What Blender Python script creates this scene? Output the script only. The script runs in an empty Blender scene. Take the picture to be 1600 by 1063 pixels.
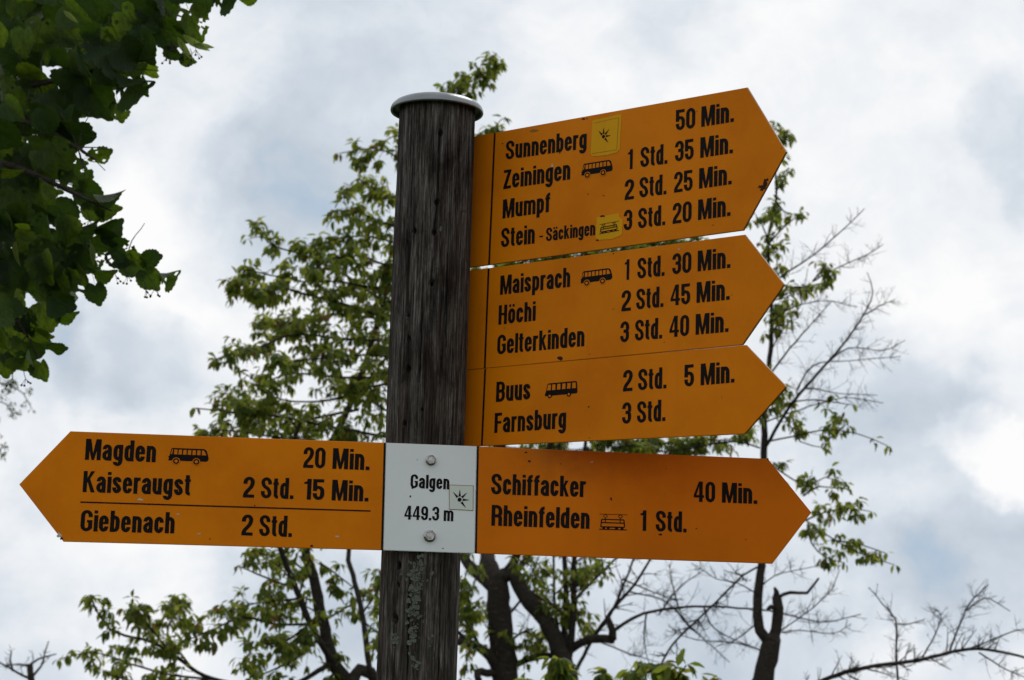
import bpy, bmesh, math, random
import numpy as np
from mathutils import Vector, Matrix
random.seed(7)
rng = np.random.default_rng(7)
sc = bpy.context.scene
C = sc.collection
R = math.radians

# ------------------------------------------------------------------ camera
FPX, PITCH, ROLL = 3200.0, R(9.8114), R(1.7010)
EYE = np.array([0.0, 0.0, 1.62])
fw = np.array([0, math.cos(PITCH), math.sin(PITCH)])
up0 = np.array([0, -math.sin(PITCH), math.cos(PITCH)])
rt0 = np.array([1.0, 0, 0])
rt = math.cos(ROLL) * rt0 + math.sin(ROLL) * up0
up = -math.sin(ROLL) * rt0 + math.cos(ROLL) * up0
cam_d = bpy.data.cameras.new('camera')
cam = bpy.data.objects.new('camera', cam_d); C.objects.link(cam)
M = Matrix(((rt[0], up[0], -fw[0], EYE[0]), (rt[1], up[1], -fw[1], EYE[1]), (rt[2], up[2], -fw[2], EYE[2]), (0, 0, 0, 1)))
cam.matrix_world = M
cam_d.sensor_width = 36.0; cam_d.lens = 36.0 * FPX / 1600.0
cam_d.clip_start = 0.05; cam_d.clip_end = 20000
cam_d.dof.use_dof = True; cam_d.dof.focus_distance = 3.0; cam_d.dof.aperture_fstop = 12.5
cam_d.dof.aperture_blades = 7
sc.camera = cam

def ray(px, py):
    return fw + rt * (px - 800.0) / FPX - up * (py - 531.5) / FPX
def at(px, py, Y):
    """a point of the world Y metres in front of the photographer"""
    r = ray(px, py); return EYE + r * (Y / r[1])
def project(p):
    d = np.asarray(p) - EYE; w = d @ fw
    return 800 + FPX * (d @ rt) / w, 531.5 - FPX * (d @ up) / w

# ------------------------------------------------------------------ light and sky
SUN_EL, SUN_AZ = R(52), R(28)           # azimuth measured from +Y towards +X
sc.view_settings.view_transform = 'Standard'
sc.view_settings.look = 'None'
sc.view_settings.gamma = 1.0
sc.view_settings.use_curve_mapping = False
sc.view_settings.exposure = 0.07

def srgb(r, g, b):
    f = lambda c: (c / 255 / 12.92) if c / 255 <= .04045 else ((c / 255 + .055) / 1.055) ** 2.4
    return (f(r), f(g), f(b), 1)

world = bpy.data.worlds.new('World'); sc.world = world; world.use_nodes = True
nt = world.node_tree; nt.nodes.clear()
class NB:
    """small node-building helper"""
    def __init__(s, t): s.t = t
    def n(s, kind, **kw):
        nd = s.t.nodes.new(kind)
        for k, v in kw.items(): setattr(nd, k, v)
        return nd
    def link(s, a, b): s.t.links.new(a, b)
    def put(s, v, sock):
        if isinstance(v, bpy.types.NodeSocket): s.link(v, sock)
        elif v is not None: sock.default_value = v
    def math(s, op, a, b=None, c=None, clamp=False):
        nd = s.n('ShaderNodeMath', operation=op); nd.use_clamp = clamp
        s.put(a, nd.inputs[0]); s.put(b, nd.inputs[1]); s.put(c, nd.inputs[2]); return nd.outputs[0]
    def vmath(s, op, a, b=None, out=0):
        nd = s.n('ShaderNodeVectorMath', operation=op)
        s.put(a, nd.inputs[0]); s.put(b, nd.inputs[1]); return nd.outputs[out]
    def noise(s, vec, scale, detail=4, rough=.5, dist=0, out='Fac'):
        nd = s.n('ShaderNodeTexNoise'); s.put(vec, nd.inputs['Vector'])
        nd.inputs['Scale'].default_value = scale; nd.inputs['Detail'].default_value = detail
        nd.inputs['Roughness'].default_value = rough; nd.inputs['Distortion'].default_value = dist
        return nd.outputs[out]
    def ramp(s, fac, stops, interp='LINEAR'):
        nd = s.n('ShaderNodeValToRGB'); cr = nd.color_ramp; cr.interpolation = interp
        while len(cr.elements) < len(stops): cr.elements.new(.5)
        for e, (p, c) in zip(cr.elements, stops):
            e.position = p; e.color = c if len(c) == 4 else (*c, 1)
        s.put(fac, nd.inputs[0]); return nd.outputs[0]
    def mix(s, fac, a, b, mode='MIX'):
        nd = s.n('ShaderNodeMix', data_type='RGBA', blend_type=mode)
        s.put(fac, nd.inputs[0]); s.put(a, nd.inputs[6]); s.put(b, nd.inputs[7]); return nd.outputs[2]
    def maprange(s, v, a, b, c, d):
        nd = s.n('ShaderNodeMapRange'); nd.interpolation_type = 'SMOOTHSTEP'
        s.put(v, nd.inputs[0])
        for i, x in enumerate((a, b, c, d)): nd.inputs[1 + i].default_value = x
        return nd.outputs[0]

W = NB(nt)
SKY_STRENGTH = 0.10
tc = W.n('ShaderNodeTexCoord').outputs['Generated']
dirn = W.vmath('NORMALIZE', tc)
warp = W.vmath('SUBTRACT', W.noise(dirn, 9.0, 6, .6, 0, 'Color'), (.5, .5, .5))
warp2 = W.vmath('SCALE', warp); warp2.node.inputs['Scale'].default_value = .12
dw = W.vmath('NORMALIZE', W.vmath('ADD', dirn, warp2))
stretch = W.vmath('MULTIPLY', dirn, (1, 1, 1.35))
big = W.noise(stretch, 4.2, 7, .56, .35)
fine = W.noise(stretch, 17.0, 8, .6, .5)
b = W.math('ADD', W.math('MULTIPLY', W.math('SUBTRACT', big, .5), 1.35), .72)
b = W.math('ADD', b, W.math('MULTIPLY', W.math('SUBTRACT', fine, .5), .55))
wisp = W.noise(dw, 38.0, 8, .62, .8)
b = W.math('ADD', b, W.math('MULTIPLY', W.math('SUBTRACT', wisp, .5), .26))
# cloud masses where they hang in the sky: (pixel the direction was read at, angular radius in px, brightness)
CLOUDS = [(430, 300, 180, -.30), (520, 170, 150, -.14), (520, 340, 90, -.16), (395, 250, 40, .16), (600, 60, 260, -.10), (250, 60, 170, .18), (240, 425, 190, .50), (50, 575, 105, -.30), (160, 566, 110, -.34), (265, 562, 105, -.32), (350, 560, 80, -.2),
          (80, 660, 120, .20), (160, 900, 190, .38), (250, 860, 80, .15), (60, 760, 80, -.16), (480, 1000, 170, -.48), (150, 1060, 130, -.25), (900, 950, 240, -.25),
          (1080, 10, 130, -.28), (920, 60, 120, .22), (1260, 110, 190, .22), (1500, 110, 160, .10), (1310, 300, 110, .14),
          (1590, 230, 90, -.28), (1420, 400, 140, .20), (1390, 600, 120, -.06), (1470, 520, 110, .20),
          (1450, 690, 110, -.30), (1590, 740, 75, .42), (1545, 720, 60, .38), (1495, 690, 45, .35), (1560, 770, 50, .2), (1460, 780, 120, .0), (1540, 900, 125, -.45), (1440, 925, 90, -.3), (1350, 900, 130, -.20), (1200, 960, 200, -.24),
          (1480, 990, 140, .05), (1590, 560, 70, .22), (1600, 980, 60, .2)]
for (px, py, rad, amp) in CLOUDS:
    d = ray(px, py); d = d / np.linalg.norm(d)
    dot = W.vmath('DOT_PRODUCT', dw, tuple(d), out=1)
    a = rad * 1.15 / FPX
    b = W.math('ADD', b, W.maprange(dot, math.cos(a), 1.0, 0, amp * (.80 if amp < 0 else .62)))
cloud = W.ramp(b, [(.0, srgb(160, 186, 211)), (.28, srgb(193, 204, 216)), (.54, srgb(214, 222, 231)), (.74, srgb(234, 238, 243)), (1.0, srgb(252, 252, 252))])
sky = W.n('ShaderNodeTexSky', sky_type='NISHITA'); sky.sun_disc = False
sky.sun_elevation = SUN_EL; sky.sun_rotation = SUN_AZ; sky.altitude = 450
cl10 = W.mix(1.0, cloud, (9.6, 9.6, 9.6, 1), 'MULTIPLY'); cl10.node.clamp_result = False
cover = W.maprange(b, -.35, .15, .72, 1.0)
colr = W.mix(cover, sky.outputs[0], cl10)
bg = W.n('ShaderNodeBackground'); W.link(colr, bg.inputs[0]); bg.inputs[1].default_value = SKY_STRENGTH
W.link(bg.outputs[0], W.n('ShaderNodeOutputWorld').inputs[0])

sun_d = bpy.data.lights.new('sun', 'SUN'); sun_d.energy = 1.1; sun_d.angle = R(14); sun_d.color = (1.0, .96, .9)
sun = bpy.data.objects.new('sun', sun_d); C.objects.link(sun); sun.location = (2, 6, 12)
sd = Vector((math.sin(SUN_AZ) * math.cos(SUN_EL), math.cos(SUN_AZ) * math.cos(SUN_EL), math.sin(SUN_EL)))
sun.rotation_euler = sd.to_track_quat('Z', 'Y').to_euler()

# ------------------------------------------------------------------ object helpers
def tag(o, label=None, cat=None, group=None, kind=None):
    for k, v in (('label', label), ('category', cat), ('group', group), ('kind', kind)):
        if v: o[k] = v
    return o
def empty(name, loc, rz=0):
    o = bpy.data.objects.new(name, None); C.objects.link(o); o.location = loc; o.rotation_euler = (0, 0, rz)
    o.empty_display_size = .1; return o
def mesh_obj(name, verts, faces, mat, parent=None, smooth=False):
    me = bpy.data.meshes.new(name); me.from_pydata([tuple(map(float, v)) for v in verts], [], faces)
    me.materials.append(mat)
    if smooth: me.polygons.foreach_set('use_smooth', [True] * len(me.polygons))
    me.update()
    o = bpy.data.objects.new(name, me); C.objects.link(o)
    if parent: o.parent = parent
    return o
def bm_obj(name, bm, mat, parent=None, smooth=False):
    me = bpy.data.meshes.new(name); bm.to_mesh(me); bm.free(); me.materials.append(mat)
    if smooth: me.polygons.foreach_set('use_smooth', [True] * len(me.polygons))
    o = bpy.data.objects.new(name, me); C.objects.link(o)
    if parent: o.parent = parent
    return o

def new_mat(name):
    m = bpy.data.materials.new(name); m.use_nodes = True; m.node_tree.nodes.clear()
    return m, NB(m.node_tree)
def principled(N, **kw):
    p = N.n('ShaderNodeBsdfPrincipled')
    for k, v in kw.items(): N.put(v, p.inputs[k.replace('_', ' ')])
    return p
def finish(N, surf, ):
    N.link(surf, N.n('ShaderNodeOutputMaterial').inputs[0])
def bump(N, h, strength, dist):
    bp = N.n('ShaderNodeBump'); N.link(h, bp.inputs['Height'])
    bp.inputs['Strength'].default_value = strength; bp.inputs['Distance'].default_value = dist
    return bp.outputs[0]

# ------------------------------------------------------------------ materials
def enamel(name, col, dark, grime=.35, rough=.5, soot=None):
    m, N = new_mat(name)
    oc = N.n('ShaderNodeTexCoord').outputs['Object']
    n1 = N.noise(oc, 7, 5, .6); n2 = N.noise(oc, 60, 5, .7)
    st = N.noise(N.vmath('MULTIPLY', oc, (60, 60, 3)), 1.0, 5, .65)
    c = N.mix(N.maprange(n1, .35, .75, 0, grime), col, dark)
    c = N.mix(N.maprange(st, .55, .8, 0, grime * .5), c, dark)
    if soot:   # soot stain clinging to the upper edge
        sp = N.n('ShaderNodeSeparateXYZ'); N.link(oc, sp.inputs[0])
        zz = N.math('ADD', sp.outputs[2], N.math('MULTIPLY', N.math('SUBTRACT', N.noise(oc, 22, 6, .7), .5), .09))
        m1 = N.maprange(zz, soot[0], soot[1], 0, 1); m2 = N.maprange(sp.outputs[0], -.02, .06, 0, 1)
        m3 = N.maprange(sp.outputs[0], .14, .34, 1, .35)
        c = N.mix(N.math('MULTIPLY', N.math('MULTIPLY', N.math('MULTIPLY', m1, m2), m3), .5), c, (.12, .030, .006, 1))
    speck = N.maprange(n2, .70, .76, 0, .5)
    c = N.mix(speck, c, tuple(x * .55 for x in dark[:3]) + (1,))
    p = principled(N, Base_Color=c, Roughness=N.maprange(n1, .3, .7, rough - .06, rough + .12), Specular_IOR_Level=.07)
    N.link(bump(N, n2, .08, .0004), p.inputs['Normal'])
    finish(N, p.outputs[0]); return m
ORANGE = enamel('orange_enamel', (.645, .184, .0012, 1), (.44, .108, .003, 1), .55)
ORANGE_B = enamel('orange_enamel_soot', (.60, .150, .0015, 1), (.42, .100, .003, 1), .5, .5, (1.905, 1.985))
WHITE = enamel('white_enamel', (.70, .73, .74, 1), (.58, .61, .60, 1), .35, .45)
YELLOW = enamel('yellow_sticker', (.62, .30, .004, 1), (.48, .22, .004, 1), .6, .42)
PALE = enamel('pale_sticker', (.60, .64, .60, 1), (.52, .56, .50, 1), .5, .4)
def flat(name, col, rough=.6, spec=.3, metal=0, nscale=30, var=.25):
    m, N = new_mat(name)
    oc = N.n('ShaderNodeTexCoord').outputs['Object']
    n = N.noise(oc, nscale, 5, .6)
    c = N.mix(n, tuple(x * (1 - var) for x in col[:3]) + (1,), tuple(min(1, x * (1 + var)) for x in col[:3]) + (1,))
    p = principled(N, Base_Color=c, Roughness=rough, Specular_IOR_Level=spec, Metallic=metal)
    N.link(bump(N, n, .2, .0006), p.inputs['Normal'])
    finish(N, p.outputs[0]); return m
BLACK = flat('black_print', (.008, .006, .006, 1), .6, .06)
DARKEDGE = flat('dark_ochre', (.20, .10, .01, 1), .7)  # dark ochre for sticker edges, creases and a few small marks
RUST = flat('rusted_chip', (.035, .018, .010, 1), .9, .1, 0, 300)
BARE = flat('bare_aluminium_chip', (.42, .40, .36, 1), .6, .3, 0, 300)
UNDERSHADE = flat('painted_underside_shade', (.03, .024, .018, 1), .9, .1, 0, 90, .4)  # shade painted as a dark colour on the boards' down-facing edges
RIM = flat('bare_metal_rim', (.46, .40, .32, 1), .6, .3, 0, 120, .3)
LICHEN = flat('grey_lichen', (.115, .125, .105, 1), .95, .1, 0, 260, .45)

def galvanised():
    m, N = new_mat('zinc_cap')
    oc = N.n('ShaderNodeTexCoord').outputs['Object']
    n = N.noise(oc, 45, 5, .6)
    c = N.mix(n, (.13, .14, .15, 1), (.25, .26, .27, 1))
    p = principled(N, Base_Color=c, Metallic=1.0, Roughness=N.maprange(n, .3, .7, .24, .42))
    N.link(bump(N, n, .08, .0005), p.inputs['Normal'])
    finish(N, p.outputs[0]); return m
ZINC = galvanised()
STEEL = flat('bolt_steel', (.34, .33, .32, 1), .24, .5, 1.0, 260, .5)

def old_wood():
    m, N = new_mat('weathered_wood')
    oc = N.n('ShaderNodeTexCoord').outputs['Object']
    f1 = N.noise(N.vmath('MULTIPLY', oc, (460, 460, 14)), 1.0, 5, .7, .3)
    f2 = N.noise(N.vmath('MULTIPLY', oc, (170, 170, 6)), 1.0, 6, .7, .5)
    f3 = N.noise(N.vmath('MULTIPLY', oc, (26, 26, 5)), 1.0, 7, .7, 1.6)
    f4 = N.noise(N.vmath('MULTIPLY', oc, (800, 800, 90)), 1.0, 4, .7)
    f5 = N.noise(N.vmath('MULTIPLY', oc, (55, 55, 22)), 1.0, 6, .75, 2.0)
    t = N.math('ADD', N.math('ADD', N.math('MULTIPLY', f1, .5), N.math('MULTIPLY', f2, .35)), N.math('MULTIPLY', f4, .15))
    c = N.ramp(t, [(.41, (.010, .008, .007)), (.47, (.034, .029, .025)), (.53, (.092, .083, .075)), (.62, (.22, .205, .188))])
    c = N.mix(N.maprange(f3, .46, .62, 0, .9), c, N.ramp(t, [(.42, (.006, .004, .003)), (.62, (.062, .040, .031))]))
    c = N.mix(N.maprange(f5, .58, .68, 0, .7), c, (.016, .013, .011, 1))
    f6 = N.noise(N.vmath('MULTIPLY', oc, (24, 24, 8)), 1.0, 5, .65, 1.0)
    c = N.mix(1.0, c, N.ramp(f6, [(.36, (.42, .38, .35)), (.50, (.95, .93, .9)), (.66, (1.35, 1.35, 1.35))]), 'MULTIPLY')
    # thin green-brown algae film, denser towards the foot of the post
    sep = N.n('ShaderNodeSeparateXYZ'); N.link(oc, sep.inputs[0])
    low = N.maprange(sep.outputs[2], 1.2, 2.35, .55, .0)
    alg = N.math('MULTIPLY', low, N.maprange(N.noise(N.vmath('MULTIPLY', oc, (40, 40, 9)), 1, 6, .7), .42, .62, 0, 1))
    c = N.mix(alg, c, (.036, .036, .022, 1))
    p = principled(N, Base_Color=c, Roughness=.88, Specular_IOR_Level=.2)
    hh = N.math('ADD', N.math('MULTIPLY', f1, 1.0), N.math('ADD', f2, N.math('MULTIPLY', f4, .4)))
    N.link(bump(N, hh, 1.0, .0030), p.inputs['Normal'])
    finish(N, p.outputs[0]); return m
WOOD = old_wood()

def bark(name, c0, c1, lich):
    m, N = new_mat(name)
    oc = N.n('ShaderNodeTexCoord').outputs['Object']
    n1 = N.noise(oc, 38, 6, .68); n2 = N.noise(N.vmath('MULTIPLY', oc, (1, 1, 3.2)), 26, 5, .6, .8)
    c = N.mix(n1, c0, c1)
    c = N.mix(N.maprange(n2, .58, .70, 0, .55), c, lich)
    p = principled(N, Base_Color=c, Roughness=.9, Specular_IOR_Level=.15)
    N.link(bump(N, N.math('ADD', n1, n2), .9, .02), p.inputs['Normal'])
    finish(N, p.outputs[0]); return m
BARK = bark('cherry_bark', (.018, .014, .011, 1), (.060, .048, .040, 1), (.11, .115, .08, 1))
TWIG = bark('twig_bark', (.016, .012, .010, 1), (.045, .034, .028, 1), (.05, .048, .03, 1))
LIMEBARK = bark('lime_bark', (.030, .026, .020, 1), (.075, .065, .050, 1), (.06, .07, .03, 1))

def leaf_mat(name, cols, trans, red=0.0, rough=.42, tw=.45, spec=.4, veins=False):
    m, N = new_mat(name)
    g = N.n('ShaderNodeNewGeometry'); oi = N.n('ShaderNodeObjectInfo')
    rnd = N.math('FRACT', N.math('ADD', g.outputs['Random Per Island'], oi.outputs['Random']))
    oc = N.n('ShaderNodeTexCoord').outputs['Object']
    c = N.ramp(rnd, [(i / (len(cols) - 1), k) for i, k in enumerate(cols)])
    tcx = N.ramp(rnd, [(i / (len(trans) - 1), k) for i, k in enumerate(trans)])
    n = N.noise(oc, 90, 4, .6)
    c = N.mix(N.maprange(n, .3, .7, 0, .35), c, tuple(x * .55 for x in cols[0][:3]) + (1,))
    if red:
        rr = N.maprange(N.math('FRACT', N.math('MULTIPLY', rnd, 17.3)), 1 - red, 1 - red + .03, 0, .8)
        c = N.mix(rr, c, (.14, .045, .02, 1)); tcx = N.mix(rr, tcx, (.24, .075, .02, 1))
    hgt = n
    if veins:
        sx = N.n('ShaderNodeSeparateXYZ'); N.link(oc, sx.inputs[0])
        axx = N.math('ABSOLUTE', sx.outputs[0])
        ph = N.math('FRACT', N.math('MULTIPLY', N.math('SUBTRACT', sx.outputs[1], N.math('MULTIPLY', axx, .95)), 8.5))
        side = N.maprange(N.math('ABSOLUTE', N.math('SUBTRACT', ph, .5)), 0, .12, 1, 0)
        rib = N.maprange(axx, .006, .022, 1, 0)
        v = N.math('MAXIMUM', N.math('MULTIPLY', side, .7), rib)
        fine = N.maprange(N.noise(oc, 26, 5, .7), .4, .62, 0, .35); bl = N.maprange(N.noise(oc, 3.2, 4, .6), .4, .62, 0, .45)
        dk = (.010, .022, .003, 1)
        c = N.mix(bl, c, dk); tcx = N.mix(bl, tcx, (.012, .030, .002, 1)); tcx = N.mix(fine, tcx, dk)
        tcx = N.mix(N.math('MULTIPLY', v, .6), tcx, (.014, .026, .003, 1)); c = N.mix(N.math('MULTIPLY', v, .5), c, (.05, .085, .02, 1))
        hgt = N.math('ADD', N.math('MULTIPLY', v, 1.6), n)
    p = principled(N, Base_Color=c, Roughness=rough, Specular_IOR_Level=spec)
    N.link(bump(N, hgt, .5 if veins else .25, .004 if veins else .002), p.inputs['Normal'])
    t = N.n('ShaderNodeBsdfTranslucent'); N.put(tcx, t.inputs[0])
    ms = N.n('ShaderNodeMixShader'); ms.inputs[0].default_value = tw
    N.link(p.outputs[0], ms.inputs[1]); N.link(t.outputs[0], ms.inputs[2])
    finish(N, ms.outputs[0]); return m
CHERRY = leaf_mat('cherry_leaf', [(.040, .080, .014), (.070, .115, .020), (.110, .140, .028)], [(.19, .25, .02), (.32, .37, .04), (.50, .50, .08)], .06, .5, .52, .2)
LIME = leaf_mat('lime_leaf', [(.012, .034, .006), (.020, .050, .008), (.034, .070, .010)], [(.026, .056, .003), (.052, .100, .005), (.19, .29, .012)], 0, .40, .5, .3, True)
LIMEPALE = leaf_mat('lime_bract', [(.10, .15, .03), (.14, .18, .04)], [(.25, .34, .06), (.33, .40, .08)])
FAR = leaf_mat('willow_leaf', [(.08, .10, .05), (.11, .13, .06)], [(.20, .24, .12), (.25, .28, .14)])

def grass_mat():
    m, N = new_mat('meadow')
    oc = N.n('ShaderNodeTexCoord').outputs['Object']
    n = N.noise(oc, .8, 8, .7); n2 = N.noise(oc, 14, 6, .7)
    c = N.mix(n, (.035, .060, .015, 1), (.075, .095, .028, 1)); c = N.mix(N.maprange(n2, .4, .7, 0, .5), c, (.11, .10, .045, 1))
    p = principled(N, Base_Color=c, Roughness=.95, Specular_IOR_Level=.1); N.link(bump(N, n2, .8, .05), p.inputs['Normal'])
    finish(N, p.outputs[0]); return m

# ------------------------------------------------------------------ ground: the top of a hill that falls away
def ground():
    rs = np.concatenate([np.linspace(0, 40, 41)[1:], np.geomspace(44, 9000, 60)])
    seg = 96; vs = [(0, 0, 0)]; fs = []
    def hgt(x, y, r):
        return -.06 * max(0, r - 14) ** 1.05 if r < 400 else -.06 * 386 ** 1.05 - (r - 400) * .004
    for r in rs:
        for k in range(seg):
            a = 2 * math.pi * k / seg; x, y = r * math.cos(a), r * math.sin(a)
            vs.append((x, y, hgt(x, y, r) + .05 * math.sin(x * .9) * math.cos(y * .7) * min(1, r / 5)))
    for k in range(seg): fs.append((0, 1 + k, 1 + (k + 1) % seg))
    for i in range(len(rs) - 1):
        for k in range(seg):
            a = 1 + i * seg + k; b_ = 1 + i * seg + (k + 1) % seg
            fs.append((a, a + seg, b_ + seg, b_))
    o = mesh_obj('ground', vs, fs, grass_mat(), None, True); tag(o, kind='structure')
ground()

# ------------------------------------------------------------------ the two board planes and the post axis
YA = R(3.9013); YB = R(-37.4625)
dA = np.array([math.cos(YA), math.sin(YA), 0]); nA = np.array([-dA[1], dA[0], 0])     # n points away from the camera
dB = np.array([math.cos(YB), math.sin(YB), 0]); nB = np.array([-dB[1], dB[0], 0])
DA = 2.9856
oA = np.array([0, DA, 0.0])
RP = 0.0578                                                # post radius
def hit(px, py, o, n):
    r = ray(px, py); t = ((o - EYE) @ n) / (r @ n); return EYE + r * t
axisA = hit(662.3, 780, oA, nA) + nA * (RP + .005)
AX = np.array([axisA[0], axisA[1], 0])
oB = AX + nB * (RP + .001)                                  # boards B lie against the far side of the post
class Plane:
    """local frame of a board: u along it, z up, front face at y=0, thickness towards +y"""
    def __init__(s, o, d, n, ang): s.o, s.d, s.n, s.ang = o, d, n, ang
    def uz(s, px, py):
        p = hit(px, py, s.o, s.n); return (p - s.o) @ s.d, p[2]
PA = Plane(oA, dA, nA, YA); PB = Plane(oB, dB, nB, YB)

# ------------------------------------------------------------------ post
def hill(a, b_, s): return math.exp(-((a - b_) / s) ** 2)
def build_post():
    ztop = hit(683, 166, AX - nA * RP * .0, nA)[2]
    root = empty('signpost', (AX[0], AX[1], 0))
    tag(root, 'weathered round grey timber post carrying the yellow direction boards', 'post')
    # camera direction in post-local angle
    ca = math.atan2(EYE[1] - AX[1], EYE[0] - AX[0])
    th = np.concatenate([ca + np.linspace(-1.75, 1.75, 330), ca + np.linspace(1.75, 2 * math.pi - 1.75, 60)[1:-1]])
    zs = np.concatenate([np.linspace(-.3, 1.50, 24), np.arange(1.505, ztop, .0024), [ztop]])
    n, m_ = len(th), len(zs)
    TH, Z = np.meshgrid(th, zs)
    def fibre(ncol, dz, amp):
        rows = int(3.2 / dz) + 3
        tab = rng.normal(0, 1, (rows, ncol))
        fi = ((TH + .02 * np.sin(Z * 5)) / (2 * math.pi) * ncol) % ncol
        zi = (Z + .35) / dz
        i0 = np.floor(fi).astype(int) % ncol; i1 = (i0 + 1) % ncol; fx = fi - np.floor(fi)
        j0 = np.clip(np.floor(zi).astype(int), 0, rows - 2); fz = zi - np.floor(zi)
        fz = fz * fz * (3 - 2 * fz)
        return amp * ((tab[j0, i0] * (1 - fx) + tab[j0, i1] * fx) * (1 - fz) + (tab[j0 + 1, i0] * (1 - fx) + tab[j0 + 1, i1] * fx) * fz)
    rad = RP + fibre(330, .09, .0003) + fibre(150, .14, .00045) + fibre(50, .2, .0004) + fibre(14, .35, .0007) + .0006 * np.sin(TH * 3 + 1)
    def where(px, py):
        r = ray(px, py); o = EYE[:2] - AX[:2]; v = r[:2]
        a = v @ v; b2 = o @ v; c = o @ o - RP * RP; disc = max(0, b2 * b2 - a * c)
        t = (-b2 - math.sqrt(disc)) / a; p = EYE + r * t
        return math.atan2(p[1] - AX[1], p[0] - AX[0]), p[2]
    holes = [(688, 208, 3.6), (683, 316, 3.8), (647, 361, 3.2), (679, 363, 3.6), (675, 443, 3.8), (637, 378, 1.8), (637, 493, 3.0), (639, 530, 3.0), (638, 577, 3.6),
             (632, 662, 3.4), (622, 884, 4.6), (622, 915, 2.6), (617, 968, 5.0), (712, 300, 1.4), (700, 250, 1.3), (660, 640, 1.6), (690, 560, 1.4)]
    def dth(a): return (TH - a + math.pi) % (2 * math.pi) - math.pi
    for (px, py, r_) in holes:
        a, z = where(px, py); s = r_ * .00098
        d2 = ((dth(a) * RP) ** 2 + ((Z - z) / 1.25) ** 2) / s ** 2
        rad = rad - .012 * np.exp(-d2 ** 2)
        rad = rad - .0022 * np.exp(-((dth(a) * RP) / (.0012)) ** 2) * np.exp(-((Z - z) / .022) ** 2)
    cracks = [((687, 212), (684, 314)), ((683, 318), (678, 362)), ((660, 480), (655, 600)), ((700, 400), (697, 540)), ((720, 200), (716, 330)), ((640, 900), (636, 1060)), ((690, 880), (686, 1060))]
    for (p0, p1) in cracks:
        a0, z0 = where(*p0); a1, z1 = where(*p1)
        t = np.clip((Z - z0) / (z1 - z0), 0, 1); ac = a0 + (a1 - a0) * t + .006 * np.sin(Z * 160)
        inside = np.exp(-((np.abs(Z - (z0 + z1) / 2) / (abs(z1 - z0) / 2)) ** 8))
        rad = rad - .0075 * np.exp(-((dth(ac) * RP) / .0010) ** 2) * inside
    X = rad * np.cos(TH); Yy = rad * np.sin(TH)
    vs = np.stack([X, Yy, Z], -1).reshape(-1, 3)
    fs = []
    for j in range(m_ - 1):
        b0 = j * n
        fs += [(b0 + i, b0 + (i + 1) % n, b0 + n + (i + 1) % n, b0 + n + i) for i in range(n)]
    fs.append(tuple((m_ - 1) * n + i for i in range(n)))
    mesh_obj('shaft', vs, fs, WOOD, root, True)
    # metal cap (lathe)
    prof = [(0, .0115), (.025, .011), (.045, .0095), (.056, .0072), (.0625, .0040), (.0665, .0000), (.0685, -.0045), (.0688, -.0075), (.0682, -.0092), (.0668, -.0098), (.0655, -.0090), (.0650, -.0060), (.0640, .0010), (.0600, .0030), (.0500, .0040), (0, .0040)]
    vs, fs = [], []; S = 96
    for (r_, z) in prof:
        for k in range(S):
            a = 2 * math.pi * k / S; vs.append((r_ * 1.04 * math.cos(a), r_ * 1.04 * math.sin(a), ztop - .002 + z))
    for i in range(len(prof) - 1):
        for k in range(S): fs.append((i * S + k, i * S + (k + 1) % S, (i + 1) * S + (k + 1) % S, (i + 1) * S + k))
    cap = mesh_obj('cap', vs, fs, ZINC, root, True); cap['label'] = 'domed zinc cap with a rolled rim'
    # lichen crusts on the weather side: rosettes of small lobes
    spots = []
    for (px, py, sx, sy, cnt) in [(651, 905, 15, 26, 90), (646, 950, 10, 22, 45), (645, 990, 8, 22, 30), (660, 880, 10, 10, 16), (618, 1000, 7, 10, 22),
                                  (672, 1000, 3, 8, 5), (660, 960, 14, 40, 12), (688, 350, 2, 16, 4), (650, 1030, 10, 20, 10)]:
        for _ in range(int(cnt * 1.1)): spots.append((rng.normal(px, sx * .5), rng.normal(py, sy * .55), rng.choice([.9, 1.3, 1.8, 2.6, 3.8])))
    vs, fs = [], []
    for (px, py, r_) in spots:
        a, z = where(px, py); s = r_ * .00092
        base = len(vs); K = 9; lift = rng.uniform(.0008, .0022)
        for ring, (rr, h) in enumerate(((1.0, -.0004), (.75, lift), (.25, lift * .6))):
            for k in range(K):
                q = 2 * math.pi * k / K; w = rr * s * rng.uniform(.5, 1.5)
                aa = a + w * math.cos(q) / RP; zz = z + w * math.sin(q); rd = RP + h
                vs.append((rd * math.cos(aa), rd * math.sin(aa), zz))
        for ring in range(2):
            for k in range(K):
                i0 = base + ring * K
                fs.append((i0 + k, i0 + (k + 1) % K, i0 + K + (k + 1) % K, i0 + K + k))
        fs.append(tuple(base + 2 * K + k for k in range(K)))
    li = mesh_obj('lichen', vs, fs, LICHEN, root, False); li['label'] = 'pale grey lichen crust below the white plate'; li['kind'] = 'stuff'
    return root, where
post, on_post = build_post()

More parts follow.
